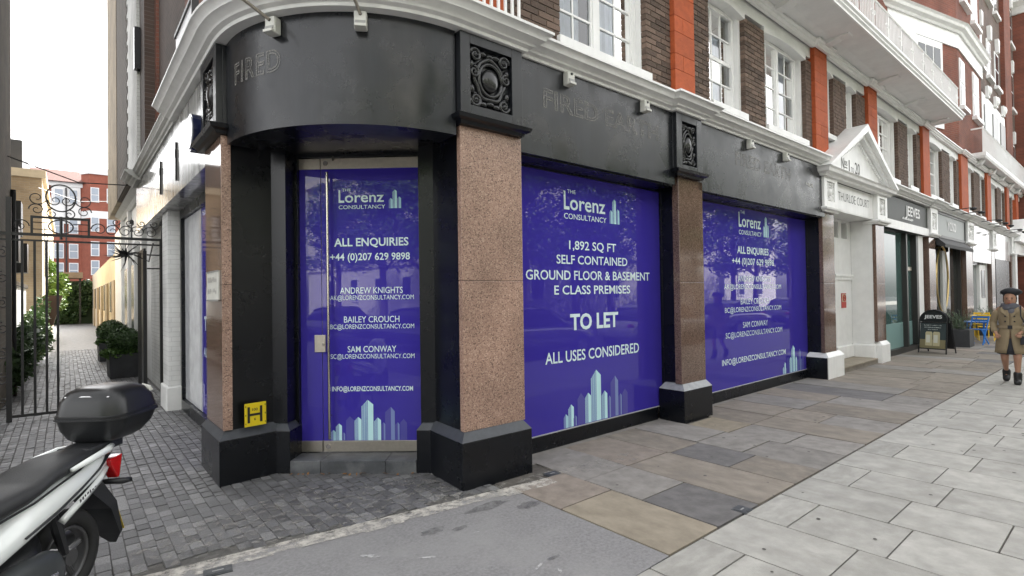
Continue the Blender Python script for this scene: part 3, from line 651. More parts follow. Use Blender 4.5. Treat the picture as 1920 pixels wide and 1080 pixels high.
# ---- first-floor wall: terracotta pilasters, brown brick piers, white windows
room = MB().box(3.3,42,5.0,5.2,4.2,6.6).build("room_back", ROOMD, B, sh=True)
MB().box(3.43,42,4.36,4.5,4.2,4.55).box(3.43,42,4.36,4.5,6.2,6.6).build("inner_wall", WHITE2, room, sh=True)
TP = [(6.35,6.84),(11.2,11.82),(14.35,14.98),(19.15,19.9),(24.25,25.4),(29.15,30.0),(34.1,34.8),(37.05,37.8)]
tb = unit("terracotta_block", TERRA, .012)
for i, (a, b) in enumerate(TP):
    tp = MB().box(a+.02,b-.02,4.075,4.4,4.2,6.46).build("terracotta_pilaster", mat("terracotta_joint",(.30,.10,.06),.9), B, sh=True)
    if i < 3:
        z = 4.22; k = 0
        while z < 6.42:
            h = .30 if k%2 else .22; h = min(h, 6.455-z)
            if k%2: inst("terracotta_block", tb, tp, ((a+b)/2, Y(a,4.14), z+h/2), (b-a, .18, h-.004))
            else:
                s_ = a+(b-a)*.42
                inst("terracotta_block", tb, tp, ((a+s_)/2, Y(a,4.14), z+h/2), (s_-a-.003, .18, h-.004)); inst("terracotta_block", tb, tp, ((b+s_)/2, Y(a,4.14), z+h/2), (b-s_-.003, .18, h-.004))
            z += h; k += 1
    else: MB().box(a,b,4.05,4.074,4.2,6.455).box(a,a+.019,4.074,4.4,4.2,6.455).build("terracotta_face", TERRA, tp, sh=True)
brick_me = unit("brick", BRICK, .03); nb = 0
def brick_pier(a, b, z0, z1, single):
    """single: every brick an object; otherwise all courses one mesh"""
    global nb
    p = MB().box(a+.012,b-.012,4.131,4.42,z0,z1).build("brick_pier", MORTAR, B, sh=True)
    mass = MB(); z = z0; k = 0; rg = random.Random(int(a*100))
    while z < z1-.03:
        for xs, ye, face in ((a, 4.12, 'f'),):
            x = a-(.112 if k%2 else 0)
            while x < b-.01:
                x0, x1 = max(x, a), min(x+.215, b)
                if x1-x0 > .03:
                    dz = rg.uniform(-.003,.003)
                    if single and nb < 300: inst("brick", brick_me, p, ((x0+x1)/2, Y(x0,4.175)+dz, z+.0325), (x1-x0, .11, .064)); nb += 1
                    else: mass.box(x0,x1,4.12+dz,4.23,z+.001,z+.065)
                x += .2255 if (k//1)%2 == 0 else .2255
        if a > 4: mass.box(a-.0005,a+.02,4.235,4.335,z+.001,z+.065)
        z += .075; k += 1
    if mass.f: mass.build("brick_course", BRICKB, p, sh=True, kind="stuff")
brick_pier(5.80,6.35,4.22,6.15,True); brick_pier(6.84,7.37,4.22,6.15,True); brick_pier(8.49,9.20,4.22,6.15,True); brick_pier(3.43,4.20,4.22,6.15,True); brick_pier(10.93,11.2,4.22,6.15,True)
for a, b in ((12.35,13.1),(13.75,14.35),(16.95,17.85),(18.75,19.15),(21.75,22.85),(23.85,24.25),(26.85,28.05),(28.9,29.15),(32.0,33.05),(33.85,34.1),(35.9,36.3)): brick_pier(a,b,4.22,6.15,False)
def window(x0, x1, z0, z1, y0, cols, rows, sash=False, fine=True, curtain=True, arch=True, mull=True, parent=None):
    y0 = y0
    t = .065; f = MB()
    f.box(x0,x0+t,y0-.02,y0+.08,z0,z1).box(x1-t,x1,y0-.02,y0+.08,z0,z1).box(x0+t,x1-t,y0-.02,y0+.08,z1-t,z1).box(x0+t,x1-t,y0-.02,y0+.08,z0,z0+t*1.3)
    fo = f.build("window", WHITE, B, sh=True)
    ix0, ix1, iz0, iz1 = x0+t, x1-t, z0+t*1.3, z1-t; bars = MB(); cells = []
    groups = [(ix0,ix1)]
    if mull and not sash and cols >= 4:
        mid = (ix0+ix1)/2; bars.box(mid-.05,mid+.05,y0-.012,y0+.06,iz0,iz1); groups = [(ix0,mid-.05),(mid+.05,ix1)]
    cg = cols//len(groups); zs = [iz0+(iz1-iz0)*k/rows for k in range(rows+1)]
    for gi, (ga, gb) in enumerate(groups):
        if not sash:
            bars.box(ga,ga+.035,y0+.0,y0+.045,iz0,iz1).box(gb-.035,gb,y0+.0,y0+.045,iz0,iz1); ga += .035; gb -= .035
        xs = [ga+(gb-ga)*k/cg for k in range(cg+1)]
        for x in xs[1:-1]: bars.box(x-.012,x+.012,y0+.012,y0+.04,iz0,iz1)
        for z in zs[1:-1]:
            h = .03 if sash and abs(z-(iz0+iz1)/2) < .1 else .012
            bars.box(ga,gb,y0+.008,y0+.044,z-h,z+h)
        for a, b in zip(xs[:-1], xs[1:]):
            for c, d_ in zip(zs[:-1], zs[1:]): cells.append((a,b,c,d_))
    if bars.f: bars.build("glazing_bar", WHITE, fo, sh=True)
    if fine:
        for a, b, c, d_ in cells: MB().quad((a,y0+.025,c),(b,y0+.025,c),(b,y0+.025,d_),(a,y0+.025,d_)).build("pane", GLASS, fo, sh=True)
    else: MB().quad((ix0,y0+.026,iz0),(ix1,y0+.026,iz0),(ix1,y0+.026,iz1),(ix0,y0+.026,iz1)).build("pane", GLASS, fo, sh=True)
    if curtain:
        for a, b, mt, yy in ((ix0,ix0+(ix1-ix0)*.42,CURT,.16),(ix0+(ix1-ix0)*.62,ix1,CURT if fine else DRAPE,.16),(ix1-.14,ix1+.05,DRAPE,.12)):
            n = max(6,int((b-a)/.03)); cu_ = MB()
            for i in range(n):
                xa, xb = a+(b-a)*i/n, a+(b-a)*(i+1)/n; ya, yb_ = y0+yy+.02*math.sin(i*1.7), y0+yy+.02*math.sin((i+1)*1.7)
                cu_.add([(xa,ya,iz0-.1),(xb,yb_,iz0-.1),(xb,yb_,iz1+.1),(xa,ya,iz1+.1)], [(0,1,2,3)])
            cu_.build("curtain", mt, fo, sh=True)
    # white jambs and the sill
    MB().box(x0-.10,x0-.001,4.2,y0+.1,z0-.05,z1+.02).build("window_jamb", WHITE2, fo, sh=True); MB().box(x1+.001,x1+.07,4.2,y0+.1,z0-.05,z1+.02).build("window_jamb", WHITE2, fo, sh=True)
    MB().box(x0-.06,x1+.06,4.07,y0-.02,z0-.10,z0-.002).build("sill", WHITE, fo, sh=True)
    return fo
window(4.21,5.79,4.545,6.17,4.30,4,4); window(7.44,8.42,4.56,6.19,4.30,3,4,True); window(9.27,10.86,4.56,6.19,4.30,4,4)
window(11.95,12.3,4.9,6.15,4.3,1,2,False,False,False); window(13.3,13.65,4.9,6.15,4.3,1,2,False,False,False)
for a, b, c, sx in ((15.05,16.85,4,False),(17.95,18.65,2,True),(20.15,21.65,2,True),(22.95,23.75,2,True),(25.5,26.75,2,True),(28.1,28.85,2,True),(30.1,31.9,2,True),(33.1,33.8,2,True),(34.9,35.8,2,True),(36.4,37.0,2,True)):
    window(a,b,4.56,6.15,4.3,c,4,sx,False)
# white heads over the windows, flat segmental arches
hd = MB().box(3.43,42,4.13,4.42,6.24,6.47).build("window_head", WHITE2, B, sh=True)
spans = [(4.20,5.80),(7.37,8.49),(9.20,10.93),(11.85,12.35),(13.1,13.75),(15.0,16.95),(17.85,18.75),(19.92,21.75),(22.85,23.85),(25.42,26.85),(28.05,28.9),(30.02,32.0),(33.05,33.85),(34.82,35.9),(36.3,37.05)]
for a, b in spans:
    n = 10; pts = [(a-.01,6.245),(a-.01,6.13)]
    pts += [(a+(b-a)*i/n, 6.13+.075*math.sin(math.pi*i/n)) for i in range(1,n)]
    pts += [(b+.01,6.13),(b+.01,6.245)]
    MB().yprism(pts, 4.115, 4.36).build("arch_head", WHITE2, hd, sh=True)
# string course with breaks over the pilasters
SP = [(-.03,6.43),(.02,6.43),(.03,6.455),(.06,6.47),(.07,6.495),(.10,6.51),(.10,6.545),(-.03,6.555)]
p_ = [(3.2,4.06)]
for a, b in TP: p_ += [(a-.04,4.06),(a-.04,4.0),(b+.04,4.0),(b+.04,4.06)]
MB().sweep(SP, p_+[(42,4.06)]).build("string_course", WHITE, B, sh=True)
# ---- long first balcony
bal = MB().box(7,19.9,3.30,4.4,6.585,6.72).build("balcony", WHITE2, B, sh=True)
MB().sweep([(0,6.56),(.03,6.56),(.03,6.60),(.06,6.63),(.06,6.66),(.09,6.69),(.09,6.73),(0,6.73)], [(7,3.30),(19.9,3.30),(19.9,4.2)]).build("balcony_edge", WHITE, bal, sh=True)
MB().xprism([(4.05,6.5545),(4.0,6.556),(3.8,6.584),(4.05,6.584)], 7, 19.8).build("cove", WHITE2, bal, sh=True)
for x in (9.4,11.5,14.65,17.0,19.5):
    MB().xprism([(3.96,6.49),(3.96,6.59),(3.5,6.59),(3.52,6.56),(3.7,6.55),(3.85,6.50)], x-.12, x+.12).build("bracket", WHITE2, bal, sh=True)
MB().tube([(7,3.36,7.48),(19.82,3.36,7.48),(19.82,4.1,7.48)], .028, 6).tube([(7,3.36,6.80),(19.82,3.36,6.80),(19.82,4.1,6.80)], .018, 6).build("hand_rail", WHITE, bal, sh=True)
bl = unit("baluster", WHITE)
x = 8.6; k = 0
while x < 19.8:
    if k % 9 == 0:
        mb = MB(); yy = 3.36
        for s_ in (-1,1):
            scroll(mb, (x+s_*.06, 7.2), .07, 1.3, 0, s_, lambda a,b,c: (a,yy,b), .012); scroll(mb, (x+s_*.06, 6.9), .07, 1.3, 0, s_, lambda a,b,c: (a,yy,b), .012)
        mb.tube([(x,yy,6.80),(x,yy,7.48)], .022, 6).build("scroll_baluster", WHITE, bal, sh=True); x += .17
    else: inst("baluster", bl, bal, (x, Y(x,3.36), 7.14), (.017,.017,.68)); x += .095
    k += 1
for k in range(7): inst("baluster", bl, bal, (19.82, Y(19.82,3.45+.1*k), 7.14), (.017,.017,.68))
# ---- second balcony further on
b2 = MB().box(26.4,42,3.75,4.5,6.60,6.76).build("balcony", WHITE2, B, sh=True)
MB().sweep([(0,6.58),(.04,6.58),(.08,6.66),(.08,6.78),(0,6.78)], [(26.4,4.3),(26.4,3.75),(42,3.75)]).build("balcony_edge", WHITE, b2, sh=True)
for x in (27,29.6,31.8,34.4,36.5): MB().xprism([(4.06,6.38),(4.06,6.6),(3.78,6.6),(3.9,6.42)], x-.15, x+.15).build("bracket", WHITE2, b2, sh=True)
MB().tube([(26.4,4.2,7.7),(26.4,3.76,7.7),(42,3.76,7.7)], .03, 5).build("hand_rail", WHITE, b2, sh=True)
x = 26.4
while x < 40: inst("baluster", bl, b2, (x, Y(x,3.76), 7.23), (.03,.03,.92)); x += .16
# ---- upper storeys
uf = MB().box(5,24,5.1,5.3,6.6,18).build("upper_wall", RBR, B, sh=True)
for x in (14.5,16.8,18.9):
    MB().box(x-.55,x+.55,5.03,5.1,6.7,9.0).build("french_window", WHITE, uf, sh=True); MB().box(x-.4,x-.05,5.01,5.029,6.9,8.9).box(x+.05,x+.4,5.01,5.029,6.9,8.9).build("pane", mat("dark_pane",(.05,.055,.06),.05), uf, sh=True)
baypl = [(19.0,5.45),(24.35,4.1),(28.7,4.1),(28.7,6.0),(19.0,6.5)]
bay_ = MB().prism(baypl, 6.5, 10.2).build("brick_bay", RBR, B, sh=True)
MB().prism(baypl, 10.95, 18).build("brick_bay_upper", RBR, bay_, sh=True)
MB().prism([(19.0,5.40),(24.33,4.05),(28.75,4.05),(28.75,6.0),(19,6.5)], 10.2, 10.7).build("white_band", WHITE, bay_, sh=True)
MB().sweep([(-.05,10.7),(.06,10.7),(.1,10.76),(.2,10.82),(.24,10.9),(.30,10.95),(-.05,10.98)], [(19.0,5.40),(24.33,4.05),(28.75,4.05)]).build("bay_cornice", WHITE, bay_, sh=True)
DP_ = mat("dark_pane",(.05,.055,.06),.05)
def upwin(x0, x1, z0, z1, parent, key=False, y=4.1, sillp=True):
    fo = MB().box(x0,x1,y-.03,y+.04,z0,z1).build("window", WHITE, parent, sh=True)
    n = 2; w = (x1-x0-.24)/n; zm = (z0+z1)/2
    for i in range(n):
        a = x0+.12+w*i
        MB().box(a+.02,a+w-.02,y-.042,y-.031,z0+.1,zm-.04).build("pane", DP_, fo, sh=True); MB().box(a+.02,a+w-.02,y-.042,y-.031,zm+.04,z1-.1).build("pane", DP_, fo, sh=True)
    if sillp: MB().box(x0-.12,x1+.12,y-.16,y,z0-.14,z0-.001).build("sill", WHITE, fo, sh=True)
    if key: MB().yprism([((x0+x1)/2-.12,z1+.02),((x0+x1)/2+.12,z1+.02),((x0+x1)/2+.2,z1+.62),((x0+x1)/2-.2,z1+.62)], y-.14, y).build("keystone", WHITE, fo, sh=True)
    return fo
upwin(24.55,25.4,8.2,9.95,bay_); upwin(26.85,28.0,8.3,10.05,bay_); upwin(25.0,26.2,12.2,14.4,bay_); upwin(26.9,28.1,12.0,14.4,bay_)
# window on the canted face of the bay
ca = Vector((24.35-19.0, 4.1-5.45, 0)).normalized(); cnrm = Vector((ca.y,-ca.x,0))
def cant(mb, t0, t1, z0, z1, o0, o1):
    q = []
    for t, o in ((t0,o0),(t1,o0),(t1,o1),(t0,o1)):
        p = Vector((24.35,4.1,0))-ca*t+cnrm*o; q.append((p.x,p.y))
    return mb.prism(q, z0, z1)
cwn = cant(MB(), 1.05,2.7,7.2,10.19,-.02,.04).build("window", WHITE, bay_, sh=True); cant(MB(), 2.71,5.5,6.7,10.19,-.02,.06).build("white_panel", WHITE, bay_, sh=True); [cant(MB(), t_,t_+.42,7.0,9.6,.061,.07).build("pane", DP_, bay_, sh=True) for t_ in (2.95,3.5,4.3,4.85)]
for i in range(3): cant(MB(), 1.2+.47*i,1.6+.47*i,8.9,9.95,.041,.05).build("pane", DP_, cwn, sh=True); cant(MB(), 1.2+.47*i,1.6+.47*i,7.4,8.7,.041,.05).build("pane", DP_, cwn, sh=True)
dw = MB().box(28.7,34.6,4.22,6,6.5,18).build("dark_brick_wall", DBR, B, sh=True)
for x in (29.3,31.35,33.35): upwin(x-.5,x+.5,10.95,12.6,dw,True,4.22); upwin(x-.5,x+.5,14.4,16.4,dw,True,4.22)
lg = MB().box(28.85,34.55,4.1,4.22,7.0,9.75).build("white_loggia", WHITE, dw, sh=True)
for x in (29.8,31.75,33.7):
    MB().box(x-.62,x+.62,4.06,4.099,7.2,9.3).build("pane", mat("loggia_shade",(.22,.22,.22),.3), lg, sh=True); MB().box(x-.2,x+.2,4.0,4.1,9.7,10.15).ell((x,4.0,9.95),(.17,.1,.2),8,6).build("keystone_scroll", WHITE, lg, sh=True)
rp = MB().box(34.6,36.5,4.05,6,6.5,18).build("red_brick_pier", RBR, B, sh=True)
d2_ = MB().box(36.5,38.9,4.22,6,6.5,18).build("dark_brick_wall", DBR, B, sh=True)
for z in (7.2,10.9,14.3): upwin(37.2,38.3,z,z+1.9,d2_,True,4.22)
rb = MB().box(38.9,60,3.2,8,0,16.2).build("projecting_red_bay", RBR, B, sh=True)
MB().sweep([(-.05,16.2),(.1,16.2),(.3,16.5),(.6,16.7),(.6,16.9),(-.05,16.9)], [(38.9,8),(38.9,3.2),(60,3.2)]).build("eaves_cornice", WHITE, rb, sh=True)
# body behind everything
MB().box(5.2,60,5.4,16,0,6.5).build("block_core", ROOMD, B)
MB().prism([(24.6,6.2),(60,6.2),(60,16),(5,16),(5,5.6),(19,6.6)], 6.5, 17.8).build("block_core_upper", ROOMD, B)

# ---- entrance porch with pediment
PY = 3.865
po = MB().box(11.85,14.28,3.98,4.12,3.33,3.87).build("entrance_porch", WHITE, B, sh=True)       # frieze
for a, b, g0, g1 in ((11.1,11.93,11.13,11.72),(14.34,14.96,14.30,14.92)):
    MB().box(g0,g1,3.95,4.02,.49,1.83).build("granite_shaft", GRANP, po, sh=True, bevel=.006); MB().box(g0,g1,3.95,4.02,1.834,3.2).build("granite_shaft", GRANP, po, sh=True, bevel=.006)
    pedestal([(a,3.885),(b,3.885),(b,4.3),(a,4.3)], WHITE, WHITE, po, True)
    capital(po, g0-.05, g1+.05, 3.885, g0+.1, g1-.1, 3.42, 3.8, WHITE, WHITE, True, 3.29, 3.88, 3.2, WHITE, .3)
MB().box(11.07,11.0995,3.9,4.28,-.05,.4).build("black_painted_side", BLACK, po, sh=True)
MB().box(11.165,11.72,4.021,4.36,.0,3.2).build("jamb_casing", BLACK, po, sh=True)
MB().sweep([(-.1,3.875),(.03,3.875),(.05,3.91),(.12,3.94),(.14,3.99),(.17,4.02),(-.1,4.03)], [(11.02,4.2),(11.02,3.86),(15.02,3.86),(15.02,4.2)]).build("eaves_moulding", WHITE, po, sh=True)
cx, hw, ze, za = 13.02, 2.17, 4.03, 5.2
def rake(o0, o1, y0, y1):     # a chevron between two offsets below the raking line
    f = lambda o: [(cx-hw+o*.9,ze),(cx,za-o*1.15),(cx+hw-o*.9,ze)]
    A_, B_ = f(o0), f(o1)
    return MB().yprism([A_[0],A_[1],A_[2],B_[2],B_[1],B_[0]], y0, y1)
rake(0,.14,3.69,4.2).build("raking_cornice", WHITE, po, sh=True); rake(.141,.24,3.78,4.2).build("raking_moulding", WHITE, po, sh=True)
MB().yprism([(cx-hw+.2,ze),(cx+hw-.2,ze),(cx,za-.25)], 3.9, 4.2).build("tympanum", WHITE, po, sh=True)
for i in range(22):
    t = (i+.5)/22
    for s_ in (-1,1):
        x = cx+s_*(hw-.36)*(1-t); z = ze+.03+(za-ze-.42)*t; MB().box(x-.022,x+.022,3.86,3.9,z,z+.05).build("dentil", WHITE, po, sh=True)
BLK = mat("black_sign_letters",(.03,.03,.03),.6)
text("lettering","THURLOE COURT",BLK,po,(12.07,Y(12.07,3.976),3.53),RX,(0,0,1),.19,'LEFT',1.9,-.012)
text("lettering","N",BLK,po,(12.05,Y(12.05,3.896),4.16),RX,(0,0,1),.25,'LEFT',.15); text("lettering","os",BLK,po,(12.22,Y(12.2,3.896),4.25),RX,(0,0,1),.15,'LEFT',.16); MB().box(12.22,12.38,3.894,3.8985,4.2,4.215).build("lettering_rule",BLK,po,sh=True)
text("lettering","1",BLK,po,(12.47,Y(12.47,3.896),4.16),RX,(0,0,1),.25,'LEFT',.05); text("lettering","TO",BLK,po,(12.60,Y(12.6,3.896),4.16),RX,(0,0,1),.11,'LEFT',.17); text("lettering","20",BLK,po,(12.84,Y(12.84,3.896),4.16),RX,(0,0,1),.25,'LEFT',.30)
MB().box(14.285,14.4,4.021,4.46,.13,3.33).build("reveal", WHITE2, po, sh=True)
MB().box(14.2,14.33,3.99,4.46,-.05,.42).box(13.16,14.2,4.40,4.6,.13,.42).build("plinth", WHITE, po, sh=True, bevel=.02)
MB().box(11.7,11.8,4.2,6,.13,3.33).box(11.8,14.4,5.9,6.0,.13,3.33).box(14.4,14.5,4.6,6,.13,3.33).build("inner_hall", WHITE2, po, sh=True)
n = 12; ap = [(13.2,2.05)]+[(12.5+.7*math.cos(math.pi*i/n), 2.05+.62*math.sin(math.pi*i/n)) for i in range(1,n)]+[(11.8,2.05)]
MB().yprism(ap+[(11.8,2.8),(14.28,2.8),(14.28,2.05)], 4.46, 4.62).box(13.2,14.28,4.46,4.62,.42,2.05).build("inner_arch", WHITE2, po, sh=True)
MB().box(11.8,14.28,4.46,4.62,3.25,3.33).box(11.8,14.28,4.46,4.62,2.8,2.88).box(13.5,13.68,4.46,4.62,2.88,3.25).box(14.05,14.28,4.46,4.62,2.88,3.25).box(12.9,13.06,4.46,4.62,2.88,3.25).build("transom", WHITE2, po, sh=True)
MB().box(12,14.28,4.66,4.67,2.8,3.3).build("transom_pane", mat("transom_grey",(.3,.31,.31),.1), po, sh=True)
MB().box(13.14,14.29,4.41,4.46,2.0,2.05).box(13.16,14.28,4.43,4.46,1.93,2.0).build("impost", WHITE, po, sh=True)
MB().box(11.93,14.33,3.97,6,-.05,.09).build("porch_step", FL1, po, sh=True, bevel=.01); MB().box(11.93,14.2,3.93,6,.091,.13).build("step_tread", FL3, po, sh=True, bevel=.008)
MB().box(11.94,14.2,3.98,4.6,3.30,3.329).build("porch_soffit", WHITE2, po, sh=True)

# ---- further shopfronts
def shop(x0, x1, fm, bm_, gm, label, lm, fz=(3.42,4.02), lsize=.2, lw=None, lx=None):
    f = MB().box(x0,x1,3.97,4.3,fz[0],fz[1]).build("fascia", fm, B, sh=True)
    if label:
        lx = lx or (x0+x1)/2; text("fascia_letter", label, lm, f, (lx,Y(lx,3.955),fz[0]+(fz[1]-fz[0])*.36), RX, (0,0,1), lsize, 'CENTER', lw, .02)
    g = MB().box(x0+.1,x1-.1,4.2,4.22,.15,3.2).build("shop_window", gm, B, sh=True)
    MB().box(x0,x1,4.12,4.26,-.05,.14).box(x0,x0+.1,4.1,4.26,.14,3.4).box(x1-.1,x1,4.1,4.26,.14,3.4).box(x0+.1,x1-.1,4.1,4.26,3.2,3.41).build("window_frame", bm_, g, sh=True)
    return f, g
TEAL = mat("teal_tinted_glass",(.06,.12,.11),.02,spec=.9); DKGL = mat("dark_shop_glass",(.03,.032,.03),.02,spec=.8)
GREENF = mat("dark_gloss_fascia",(.008,.014,.008),.4,.5,3,spec=.12)
WLET = mat("white_sign_letters",(.8,.8,.8),.4)
fj, gj = shop(15.0,19.05,GREENF,mat("dark_bronze_frame",(.03,.03,.028),.4),TEAL,"JEEVES",WLET,(3.42,4.0),.26,1.35,17.5)
smudge(fj, WLET, (16.5,Y(16.5,3.955),3.50), RX, (0,0,1), .06, 1.0, 14, 4)
MB().box(15.0,19.05,3.94,3.969,3.2,3.41).build("white_trim", WHITE, fj, sh=True)
MB().box(17.3,17.42,4.08,4.199,.15,3.2).box(18.2,18.4,4.06,4.199,.15,3.2).build("door_stile", mat("dark_bronze_frame",(.03,.03,.028),.4), gj, sh=True); MB().box(18.4,18.9,4.06,4.15,.1,3.2).build("white_jamb", WHITE2, gj, sh=True)
MB().box(17.55,18.1,4.15,4.199,2.2,2.3).build("door_closer", STEEL, gj, sh=True)
MB().box(15.1,18.2,4.19,4.199,.15,.8).build("frosted_band", mat("frosted_teal",(.22,.36,.35),.3), gj, sh=True)
fy, gy = shop(20.0,24.1,mat("grey_green_fascia",(.20,.225,.215),.4),mat("dark_bronze_frame",(.03,.03,.028),.4),DKGL,"YOSO",WLET,(3.25,4.05),.30,1.2)
MB().box(20.0,24.1,3.95,3.969,3.97,4.05).box(20,24.1,3.95,3.969,3.25,3.33).box(20,20.08,3.95,3.969,3.33,3.97).box(24.02,24.1,3.95,3.969,3.33,3.97).build("fascia_frame", mat("dark_bronze_frame",(.03,.03,.028),.4), fy, sh=True)
MB().xprism([(3.97,3.25),(3.75,3.02),(3.75,2.92),(3.97,3.0)], 20.0, 24.1).build("awning_box", mat("black_awning",(.04,.04,.042),.7), fy, sh=True)
ring = [(21.6+.75*math.cos(a), Y(21.6,4.15), 2.0+1.05*math.sin(a)) for a in [i*2*math.pi/40 for i in range(41)]]
MB().tube(ring, .03, 8).build("window_hoop", mat("brass_hoop",(.6,.45,.2),.3,metal=.8), gy); MB().box(21.5,21.9,4.12,4.19,.4,2.9).build("display_panel", mat("display_grey",(.42,.42,.4),.5), gy, sh=True)
WF = mat("white_gloss_fascia",(.7,.7,.7),.06); fw_, gw_ = shop(25.4,29.0,WF,WHITE,mat("pale_shop_glass",(.18,.2,.2),.03,spec=.8),None,None,(2.66,4.05)); 
MB().box(27.4,28.7,4.1,4.199,.15,2.6).build("white_door", WHITE, gw_, sh=True); MB().box(27.7,28.4,4.085,4.099,1.3,2.4).build("door_pane", DKGL, gw_, sh=True)
shop(30.0,34.0,WF,BLACK,DKGL,None,None,(2.9,4.05)); MB().box(30.3,33.8,4.0,4.1,.1,2.9).build("dark_shutter", BLACK, B, sh=True)
for a, b in ((19.1,19.95),(24.15,25.35),(29.05,29.95),(34.05,34.75)):
    p = MB().box(a+.06,b-.06,3.97,4.25,.45,3.2).build("pilaster", GRANP, B, sh=True)
    MB().box(a,b,3.9,4.25,-.05,.45).build("pedestal", BLACK if a < 20 else GRANP, p, sh=True)
    capital(p, a+.02, b-.02, 3.9, a+.17, b-.17, 3.42, 3.9, WHITE, WHITE, True, 3.29, 4.04, 3.2, WHITE, .3)
p2 = MB().box(34.9,38.6,3.9,4.2,3.3,3.87).build("entrance_porch", WHITE, B, sh=True)
MB().yprism([(34.6,3.88),(38.8,3.88),(36.7,5.1)], 3.7, 4.2).build("pediment", WHITE, p2, sh=True); MB().box(34.9,35.5,3.9,4.2,0,3.3).build("porch_pier", WHITE, p2, sh=True)
for a in (36,): MB().box(35.5,38.8,4.6,4.7,0,3.3).build("porch_back", DKGL, p2, sh=True)
for x in (21.3,22.6,25.9,27.3,28.6,31,32.4):
    MB().tube([(x,Y(x,3.93),4.12),(x+.02,Y(x,3.35),4.16)], .014, 5).ell((x+.02,Y(x,3.3),4.12),(.05,.09,.05),8,6).build("swan_neck_lamp", IRON, B)

# ================================================================== LANE: neighbours, gate, plants
QUO = brickmat("dark_quoin_brick", (.05,.038,.028), (.06,.045,.033), (.11,.09,.07), "y")
lh = thing("lane_house", "tall white painted brick house with toothed quoins beyond the gate", "building", (2,15,0))
MB().box(1.05,4,12.42,14.6,4.3,20).build("white_brick_wall", WBRY, lh)
q = MB().box(1.065,4,14.6,17.5,4.3,20).build("quoin_backing", QUO, lh)
for k in range(105):
    z = 4.32+.15*k
    MB().box(1.04,1.066,14.6-(.28 if k%2 else 0),17.5,z+.006,z+.144).build("quoin", QUO, q)
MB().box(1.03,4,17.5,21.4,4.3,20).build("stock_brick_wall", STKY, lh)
MB().box(1.36,4,13.42,24.2,0,4.1).build("rendered_wall", WHITE2, lh)
MB().sweep([(-.05,4.1),(.05,4.1),(.1,4.2),(.22,4.26),(.22,4.34),(-.05,4.36)], [(1.36,20.3),(1.36,14.4),(1.7,14.4)]).build("stone_cornice", mat("grey_stone",(.4,.4,.38),.8,.1), lh)
MB().tube([(1.28,15.4,0),(1.28,15.4,3.0)], .06, 8).ell((1.28,15.4,3.0),(.09,.09,.12),8,6).build("rain_pipe", WHITE2, lh)
for y in (16.2,18.3): MB().box(1.3,1.36,y,y+.9,.5,2.6).build("window", mat("lane_window_dark",(.1,.1,.1),.2), lh)
for y in (14.2,17.6,19.9): MB().box(1.27,1.36,y,y+.3,0,4.1).build("wall_pilaster", WHITE2, lh)
mw = thing("mews_house", "low cream mews wall running to the end of the lane", "building", (2,35,0))
MB().box(1.5,5,24.25,50.9,0,3.6).build("wall", CREAM, mw)
for y in (26,31,36,41,46): MB().box(1.42,1.5,y,y+1.5,0,2.5).build("door", mat("mews_door",(.33,.27,.19),.6), mw); MB().box(1.44,1.499,y+2,y+3.2,1.2,2.5).build("window", mat("lane_window_dark",(.1,.1,.1),.2), mw)
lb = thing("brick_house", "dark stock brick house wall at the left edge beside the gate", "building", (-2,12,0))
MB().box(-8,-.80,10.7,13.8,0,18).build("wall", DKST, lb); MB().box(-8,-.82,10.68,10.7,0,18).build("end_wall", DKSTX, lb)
MB().tube([(-.76,13.6,0),(-.76,13.6,3.8)], .04, 8).build("down_pipe", IRON, lb)
bk = thing("garden_wall", "low white wall with dark boxes behind the iron gate", "wall", (-1,16,0))
MB().box(-1.6,-.95,13.85,22,0,2.1).build("wall", WHITE2, bk); MB().box(-1.7,-.9,13.85,22,2.1,2.2).build("coping", IRON, bk)
for y, z in ((14.2,2.5),(15.0,3.1),(17.2,2.4)): MB().box(-.94,-.72,y,y+.6,z,z+.7).build("wall_box", IRON, bk)
ch = thing("cream_house", "cream brick house with parapet on the left of the lane", "building", (-2,28,0))
MB().box(-6,-.62,23,42,0,5.7).build("wall", STK, ch); MB().box(-.62,-.60,23.02,42,0,5.7).build("rendered_flank", CREAM, ch)
MB().box(-6.1,-.5,22.9,42,5.7,5.95).build("parapet", CREAM, ch); MB().box(-6,-1.1,23.6,42,5.95,7.0).build("roof_storey", mat("slate_roof",(.06,.062,.066),.6), ch)
for y in (25,28.5,32,36): MB().box(-.6,-.585,y,y+1.1,2.6,4.4).build("window", mat("lane_window_dark",(.1,.1,.1),.2), ch)
# red mansion far behind
rm = thing("red_mansion", "distant red brick mansion with white banded bays beyond the lane", "building", (3,112,0))
REDF = mat("far_red_brick",(.27,.085,.055),.85,.15,1.5); FWIN = mat("far_window_white",(.75,.75,.75),.5); FPN = mat("far_pane",(.30,.34,.40),.15)
MB().box(-8,14,112,122,0,20.2).build("wall", REDF, rm); MB().box(-8.2,14,111.7,122,20.2,20.9).build("cornice", FWIN, rm)
MB().loftpoly([[(-9,111,20.9),(14,111,20.9),(14,123,20.9),(-9,123,20.9)],[(-6,115,23.4),(12,115,23.4),(12,119,23.4),(-6,119,23.4)]]).build("roof", mat("far_roof",(.16,.07,.055),.8), rm)
MB().prism([(1.9,112),(2.9,110.3),(6.6,110.3),(7.6,112)], 0, 22.4).build("bay", REDF, rm); MB().prism([(1.7,112),(2.8,110.1),(6.7,110.1),(7.8,112)], 22.4, 23.4).build("bay_cornice", FWIN, rm)
MB().prism([(1.85,112),(2.88,110.25),(6.62,110.25),(7.65,112)], 15.2, 16.4).build("bay_band", FWIN, rm)
MB().box(-1.8,1.8,111.85,112,14.2,20.2).build("white_bay", FWIN, rm)
